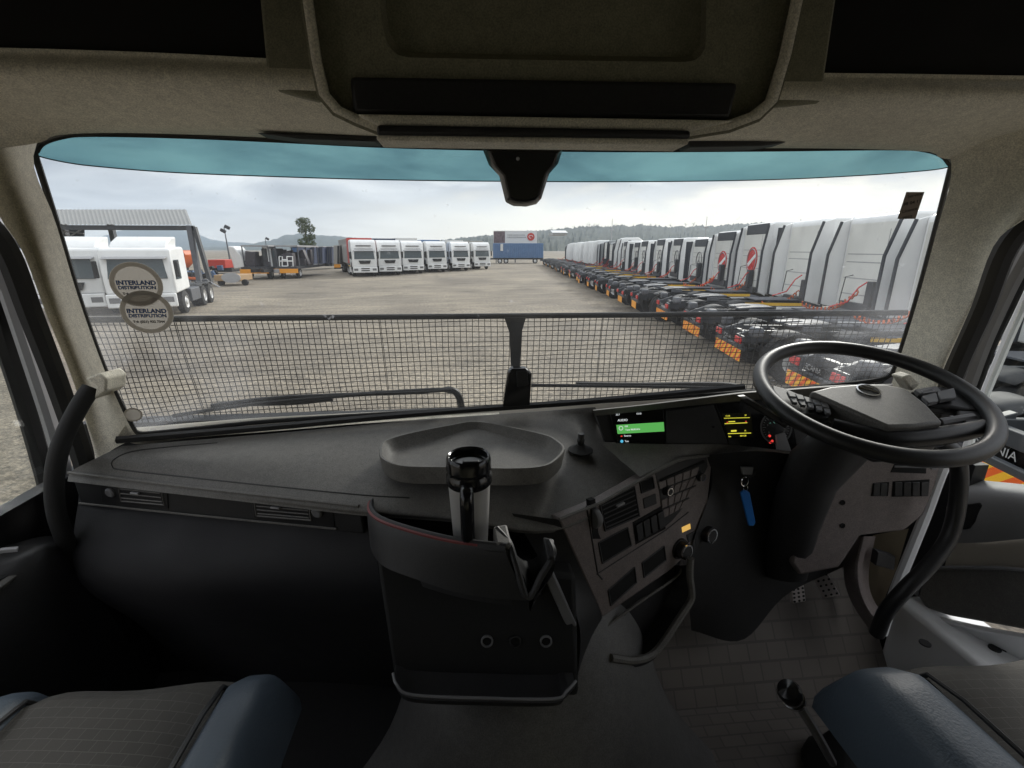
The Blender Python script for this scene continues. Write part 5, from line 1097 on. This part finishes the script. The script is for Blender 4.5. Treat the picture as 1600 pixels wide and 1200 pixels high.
for i, o in late:                                                   # fittings differ from truck to truck
    for ch in list(o.children):
        n_ = ch.name.split('.')[0]
        if (n_ == 'coiled_hose' and i % 3 == 1) or (n_ == 'grab_rail' and i % 4 == 2) or (n_ == 'side_marker' and i % 5 == 3) or (n_ == 'battery_box' and i % 4 == 1):
            ch.location.z -= .25 if n_ == 'coiled_hose' else 0
            if n_ != 'coiled_hose': bpy.data.objects.remove(ch)
            else: ch.scale.y = -1
        elif n_ == 'service_box': ch.scale.z = random.uniform(.85, 1.1); ch.location.y = random.uniform(-.2, .3)
        elif n_ == 'coiled_hose': ch.scale.x = random.uniform(.97, 1.03); ch.location.z = random.uniform(-.15, .1); ch.location.y = random.uniform(-.3, .3)
def simple_dup(o, keep):
    c = o.copy(); col.objects.link(c)
    for ch in o.children:
        if ch.name.split('.')[0] in keep:
            q = dup(ch, c)
    return c
keep = ('cab_body', 'side_fairing', 'chassis_frame', 'mudguard', 'wheel', 'reflective_board', 'fuel_tank', 'coiled_hose', 'rear_bar', 'fifth_wheel')
for i in range(13):
    d = 53+i*2.8
    o = simple_dup(protoD if i % 4 else protoE, keep)
    put(o, K(5.0+.15*(i % 3)+.01*i, d), RZ+R(random.uniform(-1, 1)), 'one of the small white cabs merging together at the far end of the right row')
    o['group'] = 'far tractors at the end of the right row'
# second row of cabs standing beyond the right row is hidden; six front-facing trucks with trailers on the left
protoF = tractor('proto', 3.70, fair=1, facing_front=True, group='white trucks facing the yard with trailers')
protoF['group'] = 'white trucks facing the yard with trailers'
def trailer(label, mt, L_=13.4, z0=1.25, H=3.95, group=None, front=None, name='semi_trailer', board=False):
    t = thing(name, (0, 0, 0), label, 'trailer', group)
    MB().b2((-L_, -1.25, z0), (0, 1.25, H)).build('body', mt, t, bevel=.03)
    if front: MB().b2((-1.6, -1.262, z0+.05), (.015, 1.262, H+.012)).build('front_section', front, t, bevel=.02)
    g = MB()
    k = int(L_/1.1)
    for i in range(k):
        for s_ in (-1, 1): g.b2((-L_+.3+i*1.1, s_*1.255, z0+.15), (-L_+.34+i*1.1, s_*1.27, H-.1))
    g.build('side_strap', M['chas2'], t)
    MB().b2((-L_, -.5, .95), (-.2, .5, 1.23)).build('frame', M['chas'], t)
    for x in (-L_+1.4, -L_+2.75, -L_+4.1):
        for s_ in (-1, 1): wheel(t, x, s_*.95, dual=True, side=-s_)
    for s_ in (-1, 1): MB().b2((-3.1, s_*.7, 0), (-2.95, s_*.82, 1.2)).build('landing_leg', M['chas2'], t)
    if board: MB().b2((-L_-.02, -1.2, .95), (-L_-.01, 1.2, 1.2)).build('reflective_board', M['org'], t)
    return t
six = [(572, 432.5), (611, 430.5), (647, 428), (684, 425.5), (721, 423.5), (754, 421)]
cols = [(M['gcur'], M['redp'], 'grey sided trailer with a red front section behind the leftmost white truck'), (M['wcur'], M['navy'], 'white trailer with dark front edge behind the second truck from the left'), (M['wcur'], None, 'plain white trailer behind the third truck from the left'), (M['blue2'], None, 'blue sided trailer behind the fourth truck from the left'), (M['gcur'], M['wcur'], 'grey trailer behind the fifth truck from the left'), (M['wcur'], M['gcur'], 'pale trailer behind the rightmost of the six facing trucks')]
names6 = ['leftmost of the six white trucks facing the yard, red and grey trailer behind', 'second from the left of the six white trucks facing the yard', 'third from the left of the six white trucks, tallest roof fairing', 'fourth from the left of the six white trucks, blue trailer behind', 'fifth from the left of the six white trucks facing the yard', 'rightmost of the six white trucks, beside the blue container trailer']
AH = R(-90+24)-YAW                                   # heading of their fronts
for i, (px, py) in enumerate(six):
    p = hz(px, py, -EZ); p.z = 0
    hd_ = V((math.cos(AH), math.sin(AH), 0))
    o = protoF if i == 0 else dup(protoF)
    put(o, p-hd_*6.6, AH, names6[i])
    t = trailer(cols[i][2], cols[i][0], 12.5, H=3.9 if i != 2 else 4.05, group='trailers behind the six white trucks', front=cols[i][1])
    put(t, p-hd_*2.9, AH)
# two white trucks near the left pillar
protoG = tractor('proto', 2.86, fair=None, facing_front=True, group='white trucks by the left pillar')
MB().prism([V((4.62, -1.02, 2.80)), V((6.0, -1.02, 2.80)), V((5.75, -.98, 3.05)), V((5.2, -.95, 3.26)), V((4.62, -.95, 3.28))], (0, 2.0, 0)).build('air_deflector', M['twhite'], protoG, bevel=.07, seg=3)
for i, (px, py, lb) in enumerate([(230, 496, 'white truck behind the round stickers, nearer the yard, with twin rear axles'), (118, 497, 'white truck cut by the left pillar, partly hidden behind the guard bar')]):
    p = hz(px, py, -EZ); p.z = 0; AG = R(-90+20)-YAW
    hd_ = V((math.cos(AG), math.sin(AG), 0)); o = protoG if i == 0 else dup(protoG); put(o, p-hd_*6.6, AG, lb)
b0 = protoG.location

# ---- blue container trailer and tall advert trailer at the far end
def face_px(name, px0, px1, ytop, ybot, dist, depth, m, parent=None, **k):
    a = hy(px0, ytop, dist); b = hy(px1, ytop, dist); c = hy(px1, ybot, dist); d = hy(px0, ybot, dist)
    return MB().prism([a, b, c, d], (0, depth, 0)).build(name, m, parent, **k)
bc = thing('container_trailer', hy(812, 400, 96).to_tuple()[:2]+(0,), 'long faded blue container trailer parked across the far end of the yard', 'trailer')
face_px('container', 771, 849, 380, 403, 96, 2.4, M['blue2'], bc, bevel=.03)
g = MB()
for i in range(26):
    a = hy(772+i*3, 381, 95.97); b_ = hy(772+i*3, 402, 95.97); g.tube([a, b_], .035, 4)
g.build('corrugation', M['blue2'], bc)
face_px('white_patch', 782, 786, 381, 392, 95.85, .05, M['wcur'], bc)
face_px('frame', 766, 849, 403.2, 405.5, 96.2, 2, M['chas'], bc)
for px in (781, 790.5, 836):
    c = hy(px, 406, 96); wh = bpy.data.objects.new('wheel', None); col.objects.link(wh); wh.parent = bc; wh.location = V((c.x, c.y, .5))-ORG[bc.name]; ORG[wh.name] = V((0, 0, 0))
    wh.rotation_euler.z = 0
    MB().lathe((0, 0, 0), (0, 1, 0), [(-.3, .28), (-.3, .43), (-.26, .5), (.26, .5), (.3, .43), (.3, .28)], 20).build('tyre', M['tyre'], wh)
    MB().lathe((0, 0, 0), (0, 1, 0), [(-.3, .28), (-.2, .2), (-.28, .1), (-.28, 0)], 20).build('rim', M['wrim'], wh)
bb = thing('advert_board', hy(805, 400, 101).to_tuple()[:2]+(0,), 'white advertising hoarding with red round logo standing behind the blue container', 'billboard')
face_px('panel', 771, 839, 360.5, 380, 101, .25, M['wcur'], bb)
face_px('picture', 771.5, 789, 361.5, 379.5, 100.95, .03, mat('poster_picture', (.14, .10, .11), .6, var=.9, vs=2.5), bb)
c = hy(829.5, 370, 100.9); MB().lathe(c, (0, -1, 0), [(0, .78), (.02, .78), (.02, 0)], 24).build('logo', M['redp'], bb)
g = MB().tube([c+V((.42*math.cos(a_/10), -.04, .28*math.sin(a_/10))) for a_ in range(0, 50, 4)], .05, 4); g.build('logo_mark', M['twhite'], bb)
g = MB()
for y_ in (367, 370.5):
    px = 793
    rr_ = random.Random(int(y_))
    while px < 820:
        w_ = rr_.uniform(1, 3); a = hy(px, y_, 100.9); b_ = hy(px+w_, y_, 100.9); g.tube([a, b_], .05, 4); px += w_+.8
g.build('text_line', M['grey'], bb)
for px in (775, 805, 835):
    a = hy(px, 380, 101.1); MB().b2((a.x-.1, a.y-.1, 0), (a.x+.1, a.y+.1, a.z)).build('post', M['chas2'], bb)
# ---- dark navy curtain-side trailers in a line on the left
for i, (x0, x1, yt, yb_, dd) in enumerate([(456, 463.5, 386, 417, 62), (464.5, 478, 386.5, 417, 65), (479, 491, 386.5, 416.5, 67), (492, 504, 386, 416, 69), (505, 519, 386, 416, 71)]):
    t = thing('trailer', hy((x0+x1)/2, 400, dd).to_tuple()[:2]+(0,), ['bright navy trailer end at the left of the dark trailer line', 'second dark trailer from the left in the line beneath the tall tree', 'middle dark trailer of the line beneath the tall tree', 'fourth dark trailer from the left in the line', 'rightmost dark trailer of the line, next to the grey trailer'][i], 'trailer', 'dark curtain trailers in a line')
    face_px('curtain', x0, x1, yt, yb_-4, dd, 5, M['navy'], t, bevel=.05)
    g = MB()
    for k in range(5):
        px = x0+(x1-x0)*(k+.5)/5; g.tube([hy(px, yt+1, dd-.02), hy(px, yb_-5, dd-.02)], .05, 4)
    g.build('curtain_fold', M['blue2'] if i == 0 else M['chas2'], t)
    face_px('underframe', x0+.5, x1-.5, yb_-4, yb_, dd+.2, 2, M['dark'], t)
    MB().prism([hy(x0-.3, yt-1, dd-.1), hy(x1+.3, yt-1, dd-.1), hy(x1+.3, yt, dd-.1), hy(x0-.3, yt, dd-.1)], (0, 5, 0)).build('roof_edge', M['lgrey'], t)
t = thing('trailer', hy(528, 400, 60).to_tuple()[:2]+(0,), 'grey trailer with yellow board between the dark trailers and the red fronted one', 'trailer')
face_px('body', 521, 531, 383, 413, 60, 5, M['gcur'], t, bevel=.05); face_px('dark_gap_strip', 527, 530, 384, 412, 59.95, .1, M['dark'], t); face_px('reflective_board', 522, 532, 413, 418, 59.9, .1, M['org'], t); face_px('underframe', 522, 531, 418, 420, 60.2, 2, M['dark'], t)
# ---- low-bed equipment, left middle
def K2(px, py): p = hz(px, py, -EZ); p.z = 0; return p
for (x0, x1, yb_, lb) in ((377, 420, 437, 'dark flatbed trailer with an orange rear board, left of the white railing'), (429, 466, 436, 'dark flatbed trailer with a yellow and white rear board, under the white railing')):
    p0 = K2(x0, yb_); p1 = K2(x1, yb_); dd = p0.y; t = thing('flatbed_trailer', ((p0.x+p1.x)/2, dd, 0), lb, 'trailer', 'flatbed trailers on the left')
    wi = p1.x-p0.x
    MB().b2((p0.x, dd, .55), (p0.x+wi, dd+.06, .95)).build('reflective_board', M['org'], t)
    if x0 > 400: MB().b2((p0.x, dd-.02, .57), (p0.x+wi*.25, dd, .93)).build('board_patch', M['lgrey'], t)
    MB().b2((p0.x+.1, dd+.06, .9), (p1.x-.1, dd+9, 1.15)).build('deck', M['chas'], t)
    g = MB(); rr_ = random.Random(x0)
    for k in range(16):
        a = V((rr_.uniform(p0.x+.2, p1.x-.2), dd+rr_.uniform(.4, 6), 1.15)); s_ = V((rr_.uniform(.3, .9), rr_.uniform(.3, .9), rr_.uniform(.3, 1.6))); g.box(a+V((0, 0, s_.z/2)), s_, Matrix.Rotation(rr_.uniform(-.3, .3), 3, 'Y'))
    g.build('load', mat('machine_load', (.05, .045, .055), .6, var=.5, vs=2), t, bevel=.04)
    MB().b2((p0.x+.05, dd+.8, 3.0), (p1.x-.05, dd+7, 3.12)).build('roof_sheet', M['lgrey'], t)
    g = MB()
    for px_ in (p0.x+.1, p1.x-.1):
        for yy in (dd+.9, dd+6.8): g.tube([V((px_, yy, 1.1)), V((px_, yy, 3.02))], .06, 5)
    g.build('roof_post', M['chas2'], t)
    MB().prism([V((p0.x-1.0, dd+1.0, .9)), V((p0.x+.1, dd+1.0, 1.1)), V((p0.x-.1, dd+1.0, 2.1)), V((p0.x-.7, dd+1.0, 3.0)), V((p0.x-1.2, dd+1.0, 3.05))], (0, 2, 0)).build('fairing', M['twhite'], t, bevel=.1)
    for s_ in (p0.x+.35, p1.x-.35): wheel(t, 0, 0).location = (s_-t.location.x, 1.2, .5)
    for w_ in [c for c in t.children if c.name.startswith('wheel')]: w_.rotation_euler.z = math.pi/2
for (px, py, lb) in ((413, 392, 'left of the two dark cab backs above the flatbed trailers'), (428, 392, 'right of the two dark cab backs above the flatbed trailers')):
    d_ = 48; a = hy(px-6, 388, d_); b_ = hy(px+6.5, 420, d_)
    t = thing('parked_truck', ((a.x+b_.x)/2, d_, 0), lb, 'truck', 'dark trucks behind the flatbeds')
    MB().b2((a.x, d_, 1.0), (b_.x, d_+2, a.z)).build('cab_body', M['chas'], t, bevel=.12, seg=3); MB().b2((a.x+.15, d_-.02, 2.0), (b_.x-.15, d_+.1, a.z-.25)).build('rear_window', M['wglass'], t); MB().b2((a.x+.1, d_-3, .7), (b_.x-.1, d_, 1.0)).build('chassis', M['dark'], t)
rl = thing('safety_railing', K2(448, 436).to_tuple()[:2]+(0,), 'white tubular railing frame standing on the flatbed with the yellow board', 'railing')
d_ = K2(448, 436).y+.3; g = MB()
def P2(px, py): return hy(px, py, d_)
for l_ in ([(436, 401), (441, 401), (441, 416), (437, 416), (436, 401)], [(448, 401), (457, 401), (458, 416), (450, 416), (448, 401)], [(436, 408), (458, 408)], [(441, 416), (450, 416)], [(441, 406), (449, 406)]): g.tube([P2(*q_) for q_ in l_], .055, 5)
for px in (438, 456): g.tube([P2(px, 416), P2(px, 430)], .05, 5)
g.build('frame', M['twhite'], rl)
# red skip, tan block with a round pale board, orange digger bucket etc.
p = K2(338, 428); sk = thing('skip_bin', p, 'bright red open skip with a dark underframe beyond the canopy column', 'skip')
a = hy(324, 406, p.y); b_ = hy(352, 419, p.y)
MB().prism([V((a.x, p.y, b_.z)), V((b_.x, p.y, b_.z)), V((b_.x+.1, p.y, a.z)), V((a.x, p.y, a.z))], (0, 3, 0)).build('tub', M['redp'], sk, bevel=.04)
MB().b2((a.x+.2, p.y+.2, .2), (b_.x+.6, p.y+2.5, b_.z)).build('underframe', M['dark'], sk)
p = K2(360, 447); tn = thing('tank_trailer', p, 'small tan trailer with an oval pale blue end plate near the canopy', 'trailer')
a = hy(330, 430, p.y); b_ = hy(374, 447, p.y)
MB().b2((a.x, p.y+.3, .35), (b_.x, p.y+2.5, a.z)).build('body', M['tan'], tn, bevel=.05)
c = hy(360, 433, p.y); MB().lathe(V((0, 0, 0)), (0, -1, 0), [(0, .62), (.05, .62), (.05, 0)], 28).build('end_plate', M['lgrey'], tn, loc=V((c.x, p.y+.1, c.z-.05))-p, local=True).scale = (1.15, 1, .62)
for s_ in (-.9, .9): MB().lathe((p.x+s_, p.y+.45, .24), (0, -1, 0), [(-.2, 0), (-.2, .24), (0, .24), (0, 0)], 18).build('wheel', M['tyre'], tn)
MB().tube([hy(324, 438, p.y+.2), hy(346, 450, p.y-1)], .05, 5).build('drawbar', M['lgrey'], tn)
p = K2(281, 440); dg = thing('loader_bucket', p, 'orange machine bucket standing under the canopy behind the white truck', 'machinery')
q_ = [hy(x, y, p.y) for x, y in [(271, 391), (284, 391), (289, 398), (287, 412), (280, 420), (274, 416)]]
MB().prism(q_, (0, 1.5, 0)).build('bucket', M['orgp'], dg, bevel=.08); MB().tube([q_[4], V((q_[4].x+.3, p.y+.3, .3)), V((q_[4].x+1.2, p.y+.6, .2))], .14, 6).build('arm', M['orgp'], dg); MB().b2((p.x-.7, p.y+.4, 0), (p.x+.9, p.y+1.8, .7)).build('base', M['dark'], dg, bevel=.05)
p = K2(312, 436); jk = thing('engine_block', p, 'pile of dark and pale blue machine parts at the foot of the canopy column', 'machine parts')
rr_ = random.Random(8)
for nm, mm in (('dark_part', M['dark']), ('blue_part', M['blue2'])):
    g = MB()
    for k in range(10): g.box((p.x+rr_.uniform(-1.6, 1.6), p.y+rr_.uniform(0, 1.5), rr_.uniform(.2, 1.0)), (rr_.uniform(.2, .7), rr_.uniform(.2, .7), rr_.uniform(.2, .5)), Matrix.Rotation(rr_.uniform(-.6, .6), 3, 'Y'))
    g.build(nm, mm, jk, bevel=.04)
# ---- the canopy
cn = thing('canopy', K2(190, 440).to_tuple()[:2]+(0,), 'open steel canopy with a long corrugated roof over the left side of the yard', 'building')
DC = 40
def C_(px, py, d=DC): return hy(px, py, d)
rows = []
A0, A1 = C_(-200, 333), C_(302, 352); B0, B1 = C_(-200, 305, DC+9), C_(291, 328, DC+9)
A0 = C_(-200, 351); A1 = C_(300, 351.5); B0 = C_(-200, 328, DC+8); B1 = C_(291, 328, DC+8)
n_ = 150
rA = [A0.lerp(A1, i/n_)+V((0, 0, .06*(i % 2))) for i in range(n_+1)]; rB = [B0.lerp(B1, i/n_)+V((0, 0, .06*(i % 2))) for i in range(n_+1)]
MB().grid([rA, rB]).build('roof', mat('corrugated_sheet', (.25, .25, .245), .5, .2, var=.25, vs=.6), cn, smooth=0, solid=.02)
g = MB(); g.b2(A0+V((0, .1, -.32)), A1+V((0, .35, -.04))); g.build('eaves_beam', M['chas'], cn)
for px in (296,):
    a = C_(px-6, 352); MB().b2((a.x, DC, 0), (a.x+.35, DC+.35, a.z)).build('column', M['chas2'], cn)
    a = C_(px+2, 352); MB().prism([V((a.x, DC+.1, a.z-.1)), V((a.x+.25, DC+.1, a.z-.1)), V((a.x+.75, DC+.1, 0)), V((a.x+.45, DC+.1, 0))], (0, .3, 0)).build('column', M['chas'], cn)
for px in (-30, 60): 
    a = C_(px, 352); MB().b2((a.x, DC+7, 0), (a.x+.4, DC+7.4, a.z+1)).build('column', M['chas2'], cn)
face_px('cladding', -200, 131, 352, 388, DC+8.5, .1, M['tgap'], cn)
g = MB()
for (x0, y0, x1, y1) in ((60, 357, 131, 365), (85, 352, 118, 378), (95, 378, 131, 356), (70, 371, 120, 371)): g.tube([C_(x0, y0, DC+7), C_(x1, y1, DC+7)], .06, 5)
g.build('roof_truss', M['lgrey'], cn)
# ---- light masts
def mast(px, ytop, ybase, dd, label, heads=2):
    a = hy(px, ytop, dd); t = thing('light_mast', (a.x, a.y, 0), label, 'light mast', 'light masts')
    MB().tube([V((a.x, a.y, 0)), V((a.x-.1, a.y, a.z))], [.14, .06], 8).build('pole', M['chas2'], t)
    g = MB()
    for k in range(heads): g.box((a.x+(-.3 if k else .35), a.y, a.z-.5*k), (.7, .4, .45), Matrix.Rotation(.5, 3, 'Y'))
    g.build('floodlight', M['chas'], t, bevel=.04)
mast(351, 355, 400, 75, 'tall floodlight mast with two lamps left of the flatbed trailers')
mast(415, 373, 400, 110, 'distant thin mast above the dark cab backs', 1)
for px, y0_, lb in ((1105, 338, 'slender aerial pole above the nearest red disc cab'), (957, 342, 'slender aerial pole above the star emblem cabs')):
    a = hy(px, y0_, 60); t = thing('aerial_pole', (a.x, a.y, 0), lb, 'pole'); MB().tube([V((a.x, a.y, 0)), a], [.08, .03], 6).build('pole', M['lgrey'], t)
    MB().b2((a.x-.3, a.y-.02, a.z-1.4), (a.x+.3, a.y+.02, a.z-1.3)).build('crossbar', M['lgrey'], t)
# low white building on the slope
t = thing('warehouse', hy(875, 366, 420).to_tuple()[:2]+(hy(875, 366, 420).z,), 'long white roofed warehouse far away on the wooded slope', 'building')
a = hy(864, 361, 420); b_ = hy(886, 364, 420)
MB().b2((a.x, 420, b_.z-2), (b_.x, 440, b_.z)).build('wall', M['gcur'], t); MB().prism([V((a.x-.5, 419, b_.z)), V((b_.x+.5, 419, b_.z)), V((b_.x+.5, 430, a.z+.6)), V((a.x-.5, 430, a.z+.6))], (0, 0, .3)).build('roof', M['twhite'], t)
# ---- haze
hb = MB().b2((-3600, -60, -1.5), (3600, 3500, 300)); 
hm = bpy.data.materials.new('haze_air'); hm.use_nodes = True; ht = hm.node_tree; ht.nodes.clear()
ho = ht.nodes.new('ShaderNodeOutputMaterial'); hv = ht.nodes.new('ShaderNodeVolumePrincipled'); hv.inputs['Color'].default_value = (.68, .80, .97, 1); hv.inputs['Density'].default_value = .0002
hv.inputs['Anisotropy'].default_value = 0; ht.links.new(hv.outputs[0], ho.inputs['Volume'])
tag(hb.build('haze', hm, None, smooth=0, local=True), None, None, None, 'stuff')
sc.cycles.volume_bounces = 2
sc.cycles.transparent_max_bounces = 16
